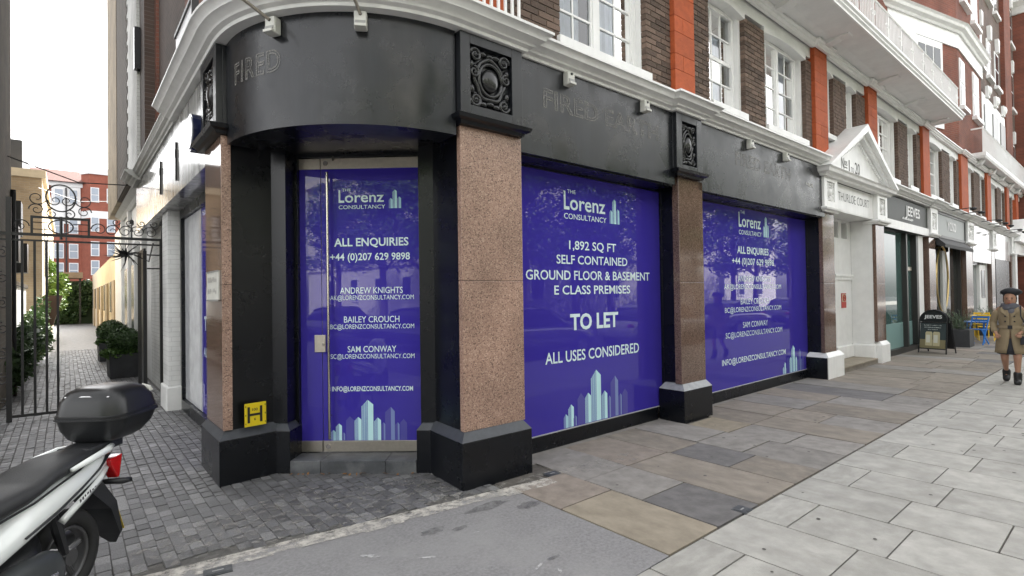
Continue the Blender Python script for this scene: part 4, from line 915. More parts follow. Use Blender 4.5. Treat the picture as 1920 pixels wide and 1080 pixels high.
def farwin(x, z, w, h, y):
    f = MB().box(x-w/2,x+w/2,y-.12,y,z,z+h).build("window", FWIN, rm); MB().box(x-w/2+.12,x+w/2-.12,y-.16,y-.121,z+.12,z+h/2-.06).build("pane", FPN, f); MB().box(x-w/2+.12,x+w/2-.12,y-.16,y-.121,z+h/2+.06,z+h-.12).build("pane", FPN, f)
for z in (2,5.5,8.6,12.6,17.4):
    for x in (-6.4,-3.2): farwin(x, z, 1.5, 2.4, 112)
    for x in (-.9,.9): farwin(x, z, 1.2, 2.4, 111.85 if 14 < z < 20 else 112)
    for x in (3.6,5.7): farwin(x, z+.4, 1.1, 2.4, 110.3)
MB().tube([(-.0,111.7,0),(-.0,111.7,20)], .12, 6).build("down_pipe", IRON, rm)

# iron gate
gt = thing("lane_gate", "black wrought iron gate with scrolled overthrow across the cobbled lane", "gate", (.3,10.4,0))
GY = 10.4; G = lambda u, z, dd=0: (u, GY, z)
mb = MB().box(-1.6,1.33,GY-.02,GY+.02,2.66,2.70).box(-1.6,1.33,GY-.015,GY+.015,2.58,2.605); ot = mb.build("top_rail", IRON, gt)
MB().box(1.17,1.22,GY-.03,GY+.03,0,2.66).build("gate_post", IRON, gt); MB().box(-.66,-.60,GY-.03,GY+.03,0,3.2).build("gate_post", IRON, gt)
MB().box(1.0,1.17,GY-.01,GY+.01,2.42,2.44).box(1.0,1.17,GY-.01,GY+.01,2.2,2.22).build("lock_panel", IRON, gt)
lf_ = MB().box(-.6,-.08,GY-.015,GY+.015,.05,.09).build("gate_leaf", IRON, gt)
for x in (-.49,-.355,-.225,-.10): MB().box(x-.015,x+.015,GY-.015,GY+.015,.09,2.58).build("gate_bar", IRON, lf_)
# open leaf, swung back along the lane
ol = MB().box(.96,.99,GY+.05,GY+1.05,.05,.09).box(.96,.99,GY+.05,GY+1.05,2.5,2.54).build("open_leaf", IRON, gt)
for k in range(9): MB().box(.962,.988,GY+.06+.12*k,GY+.085+.12*k,.09,2.5).build("gate_bar", IRON, ol)
MB().box(.95,1.0,GY+.04,GY+.3,.09,2.5).build("leaf_panel", IRON, ol)
def scr(name, items):
    m_ = MB()
    for c, r, t, s0, fx, cw in items: scroll(m_, c, r, t, s0, fx, G, .009, cw=cw)
    return m_
def circ(m_, c, rx, rz, tr=.01):
    m_.tube([G(c[0]+rx*math.cos(a), c[1]+rz*math.sin(a)) for a in [i*2*math.pi/30 for i in range(31)]], tr, 5)
o1 = MB().box(-.40,.28,GY-.018,GY+.018,2.92,2.955).box(-.40,-.37,GY-.015,GY+.015,2.7,2.92).box(.25,.28,GY-.015,GY+.015,2.7,2.92).build("crest_frame", IRON, gt)
m_ = MB(); circ(m_, (-.06,2.81), .14, .1); m_.tube([G(-.06,2.62),G(-.06,2.96)], .02, 6)
for z in (2.76,2.86): m_.tube([G(-.37,z),G(-.2,z)], .007, 5); m_.tube([G(.08,z),G(.25,z)], .007, 5)
m_.build("crest_oval", IRON, o1)
m_ = MB(); circ(m_, (-.06,3.24), .17, .2, .011); m_.build("crest_ring", IRON, o1)
for s_ in (-1,1):
    scr("s", [((-.06+s_*.27,3.05),.09,1.4,0,s_,1),((-.06+s_*.27,3.22),.11,1.3,math.pi,s_,1),((-.06+s_*.1,3.0),.07,1.3,math.pi/2,s_,-1),((-.06+s_*.07,3.2),.08,1.2,0,s_,-1)]).build("crest_scroll", IRON, o1)
    scr("s", [((-.06+s_*.45,2.80),.10,1.4,0,-s_,1)]).build("crest_scroll", IRON, o1)
for x in (.55,.72,.88,1.05,-.85,-1.05): scr("s", [((x,2.79),.10,1.5,0,1 if x < .8 else -1,1),((x+.05,2.93),.055,1.3,math.pi,-1 if x < .8 else 1,1)]).build("rail_scroll", IRON, ot)
for x in (.8,1.2): MB().tube([G(x,2.7),G(x,3.02)], [.012,.004], 6).ell(G(x,2.95),(.03,.015,.04),8,6).build("finial", IRON, ot)
m_ = MB()
for k in range(7):
    z = .25+.36*k
    for s_ in (-1,1): scroll(m_, (-.76+s_*.06, z), .085, 1.5, math.pi/2, s_, G, .010, cw=1 if k%2 else -1)
m_.tube([G(-.76,0),G(-.76,2.6)], .012, 6).tube([G(-.88,0),G(-.88,2.6)], .015, 6).build("scroll_panel", IRON, gt)
sp = thing("spiky_ornament", "black spiky metal rosette hanging from the gate top rail", "ornament", (.72,10.3,2.42), None, 0, True)
for k in range(34):
    d_ = Vector((random.gauss(0,1), random.gauss(0,.5), random.gauss(0,.55))).normalized()*random.uniform(.2,.34); s_ = d_.cross(Vector((0,1,0))).normalized()*.022
    MB().add([(-s_.x,0,-s_.z),(d_.x*.5+s_.x,d_.y*.5,d_.z*.5+s_.z),tuple(d_),(s_.x,.02,s_.z)], [(0,1,2,3)]).build("blade", IRON, sp)
MB().tube([(.1,0,.0),(.3,.05,-.1),(.36,.05,.2)], .012, 6).build("hook", IRON, sp)

# plants
def foliage_thing(name, label, cat, loc, clumps, leafm, size, n, seed, group=None, pot=None, stem=True):
    t = thing(name, label, cat, loc, group, 0, True); rg = random.Random(seed); m_ = MB()
    for c, r in clumps: lump(m_, c, r, n//len(clumps), size, rg)
    m_.build("foliage", leafm, t)
    if stem: MB().tube([(0,0,0),(.02,.01,clumps[0][0][2])], [.03,.012], 6).build("stem", BARK, t)
    return t
PLANT = mat("dark_lead_planter",(.035,.037,.042),.6,.2,6)
def ballpot(label, x, y, w, h, r, seed):
    t = thing("potted_shrub", label, "plant", (x,y,0), "clipped balls in square planters", .05, True)
    MB().loftpoly([[(-w*.47,-w*.47,0),(w*.47,-w*.47,0),(w*.47,w*.47,0),(-w*.47,w*.47,0)],[(-w/2,-w/2,h),(w/2,-w/2,h),(w/2,w/2,h),(-w/2,w/2,h)]]).build("planter", PLANT, t, bevel=.01)
    rg = random.Random(seed); m_ = leaves(MB(), (0,0,h+r*.75), (r,r,r), 2600, .035, rg, .88); m_.ell((0,0,h+r*.75),(r*.86,r*.86,r*.86),14,10); m_.build("clipped_ball", LEAF2, t)
    m_ = MB()
    for k in range(4): leaves(m_, (rg.uniform(-w*.5,w*.1), rg.uniform(-w*.5,w*.3), h+.02), (.2,.2,.12), 200, .05, rg)
    m_.build("trailing_foliage", LEAF1, t)
ballpot("clipped box ball in a large square planter just inside the gate", 1.0, 14.8, .62, .52, .33, 5)
ballpot("clipped box ball in a planter farther up the lane", .98, 19.0, .62, .52, .36, 6)
foliage_thing("climbing_shrub", "dark leafy shrub against the wall left of the gate bars", "plant", (-.72,13.2,0), [((0,0,.5),(.35,.9,.5)),((0,1.2,.7),(.35,.8,.6)),((-.05,2.6,.8),(.3,.7,.7))], LEAF2, .06, 4200, 8)
foliage_thing("bushy_shrub", "mid green shrubs along the left wall of the lane", "plant", (-.65,17.5,0), [((0,0,.7),(.4,1.2,.7)),((0,2.2,.8),(.4,1.1,.8)),((0,4.5,.9),(.4,1,.9))], LEAF1, .07, 4200, 9)
foliage_thing("small_tree", "bright green leafy tree left of the lane", "tree", (-.75,30,0), [((0,0,2.3),(.9,1.5,1.1)),((.1,3,2.0),(.8,1.2,1.0)),((0,1,3.2),(.5,.8,.6))], LEAF3, .12, 3600, 10)
MB().box
wp_ = thing("wall_planter", "brown half round planter fixed to the left wall of the lane", "planter", (-.55,24,0), None, 0, True)
MB().loftpoly([[(-.3,-.4,.9),(.2,-.4,.9),(.2,.4,.9),(-.3,.4,.9)],[(-.3,-.6,1.9),(.45,-.6,1.9),(.45,.6,1.9),(-.3,.6,1.9)]]).build("planter", mat("rust_planter",(.09,.055,.04),.8), wp_); MB().tube([(0,0,0),(0,0,.92)],.05,6).build("bracket", IRON, wp_)
hg = thing("ivy_hedge", "dark ivy covered wall closing the end of the lane", "hedge", (.3,51.5,0), None, 0, True)
MB().box(-3,3,0,.3,0,3.2).build("wall", mat("ivy_core",(.015,.03,.01),.9), hg)
m_ = MB(); rg = random.Random(4)
for k in range(30): leaves(m_, (rg.uniform(-2,2), -.12, rg.uniform(.2,3.1)), (.6,.22,.5), 170, .13, rg, .2)
m_.build("foliage", LEAF2, hg)
cp = thing("timber_canopy", "low brown canopy roof above the ivy at lane end", "canopy", (-.4,49.5,0), None, 0, True)
MB().box(-1.5,1.3,-.6,1.5,3.35,3.75).build("roof_edge", mat("brown_timber",(.22,.16,.10),.8,.2,6), cp); MB().box(-1.4,-1.25,0,.15,0,3.35).build("post", IRON, cp); MB().box(1.1,1.22,1.2,1.35,0,3.35).build("post", IRON, cp)

# ================================================================== SMALL THINGS ON THE BUILDING
def spotbox(label, p, right, out, s=1.0, arm=None):
    right, out = Vector(right).normalized(), Vector(out).normalized(); U = Vector((0,0,1)); p = Vector(p)
    t = thing("fascia_light_box", label, "light box", p, "white fittings along the black fascia")
    MB().obox(p+out*.04, right*.062*s, out*.04, U*.085*s).build("housing", OFFW, t, bevel=.012)
    MB().obox(p+out*.084, right*.05*s, out*.006, U*.022*s-out*.004).build("lens", GREYP, t).location += Vector((0,0,-.03))
    MB().obox(p+out*.09-U*.068*s, right*.055*s, out*.018, U*.012).build("lip", OFFW, t, bevel=.004)
    c = p+out*.081+U*.05*s; MB().tube([c, c+out*.008], .014, 10).build("cable_hole", SIGNBLK, t)
    if arm: MB().tube([c, c+Vector(arm)*.5, c+Vector(arm)], .014, 8).build("lamp_arm", STEEL, t)
for lab, a in (("white light box with long arm at left of curved black fascia", 211),("white light box with long arm at middle of curved black fascia", 239)):
    a = math.radians(a); o_ = Vector((math.cos(a), math.sin(a), 0)); spotbox(lab, Vector((2.65,5.42,3.95))+o_*1.51, (-o_.y,o_.x,0), o_, .82, o_*.75+Vector((-.35,.1,.32)) if a < 3.9 else o_*.75+Vector((-.2,.06,.42)))
for lab, x in (("white light box above the ghost letters, nearest the corner pilaster",4.085),("white light box just left of the middle pilaster",5.42),("left of two white light boxes on the second fascia",8.13),("right of two white light boxes near the porch",9.41)):
    spotbox(lab, (x,Y(x,3.93),3.968), RX, (0,-1,0), .85)
hs = thing("hydrant_sign", "yellow hydrant sign with black H beside the glass door", "sign", (1.325,5.44,.61))
ha = Vector((.5,.059,0)).normalized(); hn = Vector((ha.y,-ha.x,0)); hc = Vector((1.355,5.465,.612))+hn*.045
HP = lambda u, v, d_=0: tuple(hc+ha*u+Vector((0,0,v))+hn*d_)
MB().obox(hc, ha*.098, hn*.003, Vector((0,0,.108))).build("plate", YELLOW, hs, bevel=.002)
hp = MB(); 
for u in (-.062,.05): hp.obox(Vector(HP(u,0,.004)), ha*.011, hn*.0008, Vector((0,0,.075)))
hp.obox(Vector(HP(-.006,.0,.005)), ha*.05, hn*.0008, Vector((0,0,.011))).build("letter_bar", SIGNBLK, hs)
text("numeral","100",SIGNBLK,hs,HP(-.006,.035,.0035),ha,(0,0,1),.025,'CENTER',.05,.02); text("numeral","6",SIGNBLK,hs,HP(-.006,-.055,.0035),ha,(0,0,1),.025,'CENTER',.016,.02)
for u in (-.088,.088):
    for v in (-.08,0,.08): MB().obox(Vector(HP(u,v,.0035)), ha*.003, hn*.0005, Vector((0,0,.008))).build("edge_tick", SIGNBLK, hs)
pq = thing("street_plaque", "small white lettered plaque on the granite lane side pilaster", "sign", (1.09,5.8,1.82))
MB().box(1.078,1.0945,5.54,6.06,1.69,1.965).build("plate", OFFW, pq, bevel=.003); MB().box(1.074,1.0779,5.53,6.07,1.68,1.695).box(1.074,1.0779,5.53,6.07,1.955,1.97).build("rim", mat("plaque_rim",(.25,.25,.24),.5), pq)
smudge(pq, GREYP, (1.077,6.0,1.86), (0,-1,0), (0,0,1), .05, .40, 9, 1); smudge(pq, GREYP, (1.077,6.0,1.75), (0,-1,0), (0,0,1), .05, .17, 4, 2); smudge(pq, GREYP, (1.077,5.76,1.75), (0,-1,0), (0,0,1), .05, .15, 3, 3)
rs = thing("drum_sign", "round white drum sign with dark blue rim on the lane fascia", "sign", (1.05,6.75,3.5))
MB().tube([(1.11,6.45,3.45),(1.0,6.45,3.45)], .2, 20, True).build("rim", mat("navy_rim",(.01,.015,.05),.2), rs); MB().tube([(1.001,6.45,3.45),(.99,6.45,3.45)], .17, 20).build("face", mat("white_acrylic",(.8,.82,.85),.1), rs)
eb = thing("agent_board", "white board with black edge standing on the lane cornice", "sign", (1.15,6.9,4.25))
MB().box(1.08,1.12,6.7,7.9,4.24,5.02).build("board", mat("board_white",(.7,.7,.72),.4), eb); MB().box(1.06,1.13,6.66,6.70,4.24,5.06).box(1.06,1.13,6.7,7.9,5.02,5.06).build("board_edge", IRON, eb)
ns_ = thing("warning_sign", "small red no smoking sign on the white porch pier", "sign", (13.7,4.45,1.45))
xs = 13.72; MB().box(xs-.14,xs+.14,Y(xs,4.445),Y(xs,4.455),1.28,1.62).build("plate", mat("sign_red",(.45,.03,.02),.4), ns_); MB().box(xs-.12,xs+.12,Y(xs,4.44),Y(xs,4.4445),1.42,1.60).build("panel", mat("sign_buff",(.5,.42,.3),.5), ns_)
ring = [(xs+.07*math.cos(a),Y(xs,4.436),1.51+.07*math.sin(a)) for a in [i*2*math.pi/20 for i in range(21)]]; MB().tube(ring,.012,5).tube([(xs-.05,Y(xs,4.436),1.56),(xs+.05,Y(xs,4.436),1.46)],.01,5).build("prohibition_ring", mat("sign_red",(.45,.03,.02),.4), ns_)
for lab, pts, r_ in (("thin cable strung across the lane above the gate", [(-.8,13,4.3),(.2,14,4.12),(1.3,15,4.35)], .012), ("lower thin cable strung across the lane", [(-.6,20,4.9),(.3,21,4.75),(1.3,22,5.0)], .012)):
    tag(MB().tube(pts, r_, 5).build("overhead_cable", IRON), lab, "cable")

# ================================================================== SCOOTER (local: +x forward, +y left, rear axle above the origin)
hx = math.atan2(-fw.y, -fw.x)
sc = thing("motor_scooter", "white scooter with black top box parked at the lower left", "scooter", (-.03,3.95,0), None, hx+math.radians(2), True)
SWHITE = mat("scooter_white_plastic",(.76,.79,.78),.18,.03,3,coat=.4); SBLK = mat("scooter_black_plastic",(.014,.015,.017),.42,.15,12,.08,160); SBOX = mat("top_box_plastic",(.010,.011,.0125),.33,.1,12,.06,240)
SGREY = mat("engine_cover_grey",(.045,.05,.052),.38,.1,8); RUB = mat("tyre_rubber",(.012,.012,.012),.75,.1,30); RIMM = mat("grey_alloy",(.09,.09,.092),.4,metal=.5)
SEATM = mat("seat_vinyl",(.02,.021,.023),.5,.1,20,.2,220); REDL = mat("red_lens",(.45,.008,.01),.08); SILV = mat("silver_badge",(.55,.55,.55),.25,metal=.8)
def seclip(y, z0, z1, e=2.6, n=20, yc=0):
    pts = []
    for i in range(n):
        a = 2*math.pi*i/n; c, s_ = math.cos(a), math.sin(a)
        pts.append((yc+y*math.copysign(abs(c)**(2/e), c), (z0+z1)/2+(z1-z0)/2*math.copysign(abs(s_)**(2/e), s_)))
    return pts
def loftx(st, n=20): return MB().loftpoly([[(x,p[0],p[1]) for p in seclip(y,z0,z1,e,n,yc)] for x,y,z0,z1,e,yc in st])
def wheel(cx, cz, R, parent, rear):
    def ringy(r, w, h, m_, name):
        rings = []
        for i in range(40):
            a = 2*math.pi*i/40; rings.append([(cx+(r+dr)*math.cos(a), dy, cz+(r+dr)*math.sin(a)) for dr, dy in ((-h,-w*.7),(-h*.2,-w),(h*.6,-w*.75),(h,-w*.25),(h,w*.25),(h*.6,w*.75),(-h*.2,w),(-h,w*.7))])
        rings.append(rings[0]); return MB().loftpoly(rings, False).build(name, m_, parent, smooth='all')
    t = ringy(R-.045, .05, .045, RUB, "tyre"); r = ringy(R-.098, .035, .014, RIMM, "rim")
    for k in range(5):
        a = 2*math.pi*k/5+.3; b = a+.16
        for aa in (a, b): MB().tube([(cx+.03*math.cos(aa),.0,cz+.03*math.sin(aa)),(cx+(R-.1)*math.cos((a+b)/2+ (aa-(a+b)/2)*.5),0,cz+(R-.1)*math.sin((a+b)/2+(aa-(a+b)/2)*.5))], [.016,.011], 6).build("spoke", RIMM, r)
    MB().tube([(cx,-.06,cz),(cx,.06,cz)], .045, 14).build("hub", RIMM, r)
wheel(0,.262,.258,sc,True); wheel(1.30,.262,.258,sc,False)
# rear bodywork: white tail and side panels
wb = loftx([(-.315,.04,.715,.755,2.2,0),(-.25,.085,.675,.775,2.3,0),(-.12,.125,.63,.78,2.5,0),(.02,.15,.595,.775,2.7,0),(.2,.175,.555,.745,2.8,0),(.4,.19,.50,.70,2.8,0),(.58,.19,.45,.62,2.8,0),(.72,.17,.40,.52,2.6,0)]).build("body_panel", SWHITE, sc, smooth='all')
for s_ in (1,-1):
    MB().loftpoly([[(x,s_*(y+.008),z-w/2),(x,s_*(y+.014),z),(x,s_*(y+.008),z+w/2),(x,s_*(y-.02),z)] for x,y,z,w in ((-.27,.075,.765,.01),(-.12,.122,.715,.012),(.05,.152,.665,.014),(.25,.178,.61,.014),(.45,.19,.565,.01))]).build("panel_crease", SBLK, wb)
    MB().loftpoly([[(x,s_*y,z+.02),(x,s_*(y+.014),z+.0),(x,s_*(y+.004),z-.03),(x,s_*(y-.03),z-.01)] for x,y,z in ((-.245,.08,.69),(-.15,.115,.66),(0,.145,.615),(.2,.172,.555))]).build("lower_trim", SWHITE, wb, smooth='all')
smudge(wb, SILV, (.10,.182,.60), (-.97,-.09,.27), (.26,.03,.965), .018, .15, 7, 6)
st = loftx([(-.145,.05,.775,.815,2.4,0),(-.10,.105,.765,.845,2.6,0),(.05,.135,.75,.85,2.8,0),(.22,.15,.725,.825,2.8,0),(.30,.15,.70,.79,2.8,0),(.36,.15,.68,.785,2.8,0),(.5,.15,.66,.78,2.7,0),(.64,.12,.64,.76,2.5,0),(.72,.06,.62,.72,2.2,0)]).build("seat", SEATM, sc, smooth='all')
for s_ in (1,-1): MB().tube([(-.145,s_*.08,.80),(.05,s_*.145,.765),(.22,s_*.158,.735),(.36,s_*.158,.70),(.55,s_*.15,.675)], .006, 5).build("piping", SBLK, st)
for s_ in (1,-1):
    MB().tube([(.12,s_*.155,.785),(-.02,s_*.16,.805),(-.16,s_*.145,.815),(-.30,s_*.07,.805),(-.335,0,.80)], [.012,.018,.02,.02,.018], 8).build("grab_rail", SWHITE, sc, smooth='all')
    MB().yprism([(-.335,.745),(-.225,.735),(-.24,.69),(-.29,.605),(-.31,.615)], min(s_*.05,s_*.116), max(s_*.05,s_*.116)).build("tail_light", REDL, sc, bevel=.008)
MB().box(-.305,-.29,-.04,.04,.72,.78).build("tail_light", REDL, sc)
MB().box(-.38,-.08,-.09,.09,.79,.845).build("rack_plate", SBLK, sc, bevel=.01)
# top box
def rr(x0, x1, y, r=.1, n=6, taper=0):
    pts = []
    for cx_, cy_, a0 in ((x1-r,y-r,0),(x0+r*1.3,y-r*1.3,90),(x0+r*1.3,-y+r*1.3,180),(x1-r,-y+r,270)):
        q = r if cx_ > (x0+x1)/2 else r*1.3
        for i in range(n+1): a = math.radians(a0+90*i/n); pts.append((cx_+q*math.cos(a), cy_+q*math.sin(a)))
    return pts
bx = MB().loftpoly([[(x,y,z) for x,y in rr(a[0]-.04,a[1]-.04,*a[2:])] for z,a in ((.845,(-.46,-.17,.12,.07)),(.865,(-.50,-.15,.15,.08)),(.92,(-.55,-.13,.185,.09)),(.975,(-.575,-.12,.2,.1)),(.99,(-.58,-.115,.205,.1)))]).build("top_box", SBOX, sc, smooth=True)
MB().loftpoly([[(x,y,z) for x,y in rr(a[0]-.04,a[1]-.04,*a[2:])] for z,a in ((.991,(-.588,-.112,.208,.1)),(1.008,(-.588,-.112,.208,.1)),(1.012,(-.58,-.118,.202,.1)),(1.09,(-.555,-.13,.19,.1)),(1.14,(-.52,-.15,.165,.1)),(1.165,(-.47,-.18,.125,.09)),(1.172,(-.42,-.22,.09,.07)))]).build("lid", SBOX, bx, smooth=True)
MB().loftpoly([[(x,y,z) for x,y in rr(-.632,-.148,.211,.1)] for z in (.985,.995)]).build("lid_seam", SBLK, bx, smooth=True)
for s_ in (1,-1): MB().loftpoly([[(-.54,s_*.175,1.105),(-.53,s_*.165,1.135),(-.51,s_*.17,1.10)],[(-.58,s_*.09,1.12),(-.57,s_*.085,1.145),(-.54,s_*.1,1.13)]]).build("reflector", mat("clear_reflector",(.55,.55,.5),.1), bx)
MB().tube([(-.20,-.13,1.12),(-.185,0,1.125),(-.20,.13,1.12)], .006, 5).build("lid_trim", SILV, bx)
# rear fender, plate, engine, exhaust, stand
MB().loftpoly([[(-.10,.06,.62),(-.10,-.06,.62),(-.20,-.06,.655),(-.20,.06,.655)],[(-.26,.095,.43),(-.26,-.095,.43),(-.31,-.095,.46),(-.31,.095,.46)],[(-.36,.08,.24),(-.36,-.08,.24),(-.38,-.08,.25),(-.38,.08,.25)],[(-.41,.02,.16),(-.41,-.02,.16),(-.415,-.02,.165),(-.415,.02,.165)]]).build("rear_fender", SBLK, sc)
np_ = MB().loftpoly([[(-.318,y_,.45),(-.315,y_,.45),(-.39,y_,.255),(-.393,y_,.255)] for y_ in (-.085,.085)]).build("number_plate", mat("plate_yellow",(.55,.40,.06),.4), sc)
for s_ in (1,-1): MB().tube([(-.24,s_*.05,.60),(-.30,s_*.14,.585),(-.34,s_*.16,.58)], [.015,.02,.016], 8).build("indicator", SBLK, sc, smooth='all')
loftx([(.17,.02,.24,.33,2.4,.14),(.22,.04,.20,.40,2.6,.145),(.28,.05,.18,.43,2.8,.15),(.45,.055,.19,.44,2.8,.15),(.62,.05,.22,.43,2.8,.15),(.74,.03,.25,.40,2.4,.14)]).build("engine_cover", SGREY, sc, smooth='all')
MB().loftpoly([[(x,y,z) for x,y,z in ((x_,.198,z_-.012),(x_,.204,z_),(x_,.198,z_+.012),(x_,.18,z_))] for x_,z_ in ((.27,.305),(.38,.325))]).build("cover_badge", SILV, sc)
loftx([(.22,.08,.26,.5,2.5,0),(.3,.13,.24,.46,2.5,0),(.6,.13,.26,.42,2.5,0)]).build("engine", SBLK, sc, smooth='all')
for s_ in (1,-1): MB().tube([(.10,s_*.1,.33),(.16,s_*.11,.48),(.20,s_*.11,.60)], [.02,.028,.02], 8).build("shock_absorber", SBLK, sc)
loftx([(-.3,.04,.20,.30,2.2,-.17),(-.05,.06,.19,.33,2.4,-.17),(.3,.05,.2,.32,2.4,-.16)]).build("exhaust", SGREY, sc, smooth='all')
MB().tube([(.45,.12,.26),(.38,.2,.02),(.30,.24,.008)], .012, 6).tube([(.45,-.12,.26),(.40,-.15,.012)], .012, 6).build("stand", SBLK, sc)
loftx([(.60,.15,.28,.42,2.8,0),(.8,.17,.27,.40,2.8,0),(1.0,.15,.28,.45,2.6,0)]).build("floorboard", SBLK, sc, smooth='all')
loftx([(.92,.15,.35,.75,2.4,0),(1.02,.2,.40,.95,2.3,0),(1.12,.17,.5,1.0,2.2,0),(1.22,.1,.6,.92,2.0,0),(1.30,.03,.68,.8,2.0,0)]).build("front_fairing", SWHITE, sc, smooth='all')
MB().tube([(1.30,0,.262),(1.15,0,.6),(1.05,0,.95)], .03, 8).build("fork", SBLK, sc); MB().loftpoly([[(1.05,s_*.05,.58),(1.25,s_*.06,.56),(1.5,s_*.05,.45),(1.25,s_*.07,.50)] for s_ in (-1,1)]).build("front_mudguard", SWHITE, sc)
MB().tube([(.92,.36,1.03),(1.0,.1,1.02),(1.0,-.1,1.02),(.92,-.36,1.03)], .018, 8).build("handlebar", SBLK, sc)
for s_ in (1,-1): MB().tube([(.95,s_*.28,1.04),(1.0,s_*.34,1.22)], .008, 6).ell((1.0,s_*.36,1.26),(.015,.07,.05),12,8).build("mirror", SBLK, sc)

# ================================================================== STREET FURNITURE BY THE FAR SHOPS
def aboard():
    t = thing("sandwich_board", "black sandwich board with rounded top and two cans pictured", "board", (17.5,3.66,0), None, 0, True)
    P0, P1 = Vector((17.568,3.962)), Vector((17.438,3.353)); c = (P0+P1)/2; t.location = (c.x,c.y,0); d_ = (P1-P0).normalized(); t.rotation_euler = (0,0,math.atan2(d_.y,d_.x))
    FRM = mat("board_black",(.018,.018,.02),.35)
    lean = .12
    def P(u, z, s_): return (u, s_*(lean*(1.15-z)+.02)-0 if True else 0, z)
    for s_ in (-1,1):
        f = MB()
        for u in (-.31,.31): f.tube([P(u,.0,s_*2.2 if s_ > 0 else s_),P(u,.86,s_*2.2 if s_ > 0 else s_)], .016, 6)
        n = 12
        f.tube([P(.31*math.cos(math.pi*i/n), .86+.27*math.sin(math.pi*i/n), s_) for i in range(n+1)], .016, 6)
        f.tube([P(-.31,.12,s_*2.2 if s_ > 0 else s_),P(.31,.12,s_*2.2 if s_ > 0 else s_)], .014, 6).tube([P(-.31,.80,s_),P(.31,.80,s_)], .014, 6).build("frame", FRM, t)
        pts = [P(-.30,.82,s_),P(.30,.82,s_)]+[P(.30*math.cos(math.pi*i/n), .86+.26*math.sin(math.pi*i/n), s_) for i in range(n+1)]
        MB().add(pts+[(a,b+.012,c_) for a,b,c_ in pts], [tuple(range(len(pts))), tuple(range(2*len(pts)-1,len(pts)-1,-1))]+[(i,(i+1)%len(pts),len(pts)+(i+1)%len(pts),len(pts)+i) for i in range(len(pts))]).build("header", FRM, t)
        k = s_*2.2 if s_ > 0 else s_
        MB().quad(P(-.29,.13,k),P(.29,.13,k),P(.29,.80,k),P(-.29,.80,k)).build("panel", mat("poster_slate",(.055,.065,.07),.2) if s_ < 0 else FRM, t)
    fr_ = lambda u, z, o=.004: (u, -(lean*(1.15-z)+.02)-o, z)
    MB().quad(fr_(-.288,.135),fr_(.288,.135),fr_(.288,.36),fr_(-.288,.36)).build("poster_table", mat("poster_tan",(.24,.20,.11),.3), t)
    for u in (-.085,.085):
        b = MB().add([fr_(u-.075,.2,.006),fr_(u+.075,.2,.006),fr_(u+.078,.24,.006),fr_(u+.078,.53,.006),fr_(u+.06,.565,.006),fr_(u-.06,.565,.006),fr_(u-.078,.53,.006),fr_(u-.078,.24,.006)], [tuple(range(8))]).build("poster_can", mat("poster_cream",(.55,.48,.30),.3), t)
        MB().quad(fr_(u-.06,.28,.0075),fr_(u+.03,.28,.0075),fr_(u+.03,.48,.0075),fr_(u-.06,.48,.0075)).build("can_label", mat("poster_white",(.7,.68,.6),.3), b)
    upv = Vector((0,lean,1)).normalized()
    text("lettering","JEEVES",WLET,t,fr_(0,.915,.02),(1,0,0),upv,.085,'CENTER',.40,.03)
    for i, w in enumerate((.40,.38,.22)): smudge(t, mat("poster_text",(.5,.52,.5),.4), fr_(-w/2,.72-.055*i,.006), (1,0,0), upv, .022, w, int(w*42), 7+i)
    MB().box(-.13,.13,-.04-.0,-.036,.885,.888).build("lettering_rule", WLET, t)
aboard()
def pineplant(label, x, y, w, seed):
    t = thing("potted_conifer", label, "plant", (x,y,0), "conifers in dark planters outside the far shops", .02, True)
    MB().box(-w,w,-.28,.28,0,.5).build("planter", PLANT, t, bevel=.01); rg = random.Random(seed); m_ = MB()
    for k in range(60):
        a = rg.uniform(0,6.3); L_ = rg.uniform(.5,.85); el = rg.uniform(.15,1.2); b = Vector((rg.uniform(-w*.7,w*.7), rg.uniform(-.15,.15), .5)); d_ = Vector((math.cos(a)*math.cos(el), math.sin(a)*math.cos(el), math.sin(el)))
        for j in range(26):
            q = b+d_*L_*(j/26)+Vector((0,0,-.12*(j/26)**2)); s_ = Vector((rg.gauss(0,1),rg.gauss(0,1),rg.gauss(0,.6))).normalized()*.05+d_*.05; w2 = s_.cross(Vector((0,0,1))).normalized()*.006
            m_.quad(q-w2, q+w2, q+s_+w2*.4, q+s_-w2*.4)
    m_.build("foliage", LEAF4, t)
pineplant("feathery conifer in a planter right behind the sandwich board", 20.0, 3.6, .35, 21); pineplant("feathery conifer in a long planter behind the yellow table", 25.6, 3.85, .7, 22)
def fold_table(label, x, y, m_, rot, h=.72, w=.3):
    t = thing("folding_table", label, "table", (x,y,0), None, rot, True)
    MB().box(-w,w,-w*.9,w*.9,h-.025,h).build("table_top", m_, t, bevel=.004)
    for s_ in (-1,1):
        MB().obox((0,s_*w*.7,h/2-.01), Vector((w*.9,0,h*.48)).normalized()*math.hypot(w*.9,h*.48), (0,.012,0), Vector((-h*.48,0,w*.9)).normalized()*.014).build("leg", m_, t)
        MB().obox((0,s_*w*.62,h/2-.01), Vector((-w*.9,0,h*.48)).normalized()*math.hypot(w*.9,h*.48), (0,.012,0), Vector((h*.48,0,w*.9)).normalized()*.014).build("leg", m_, t)
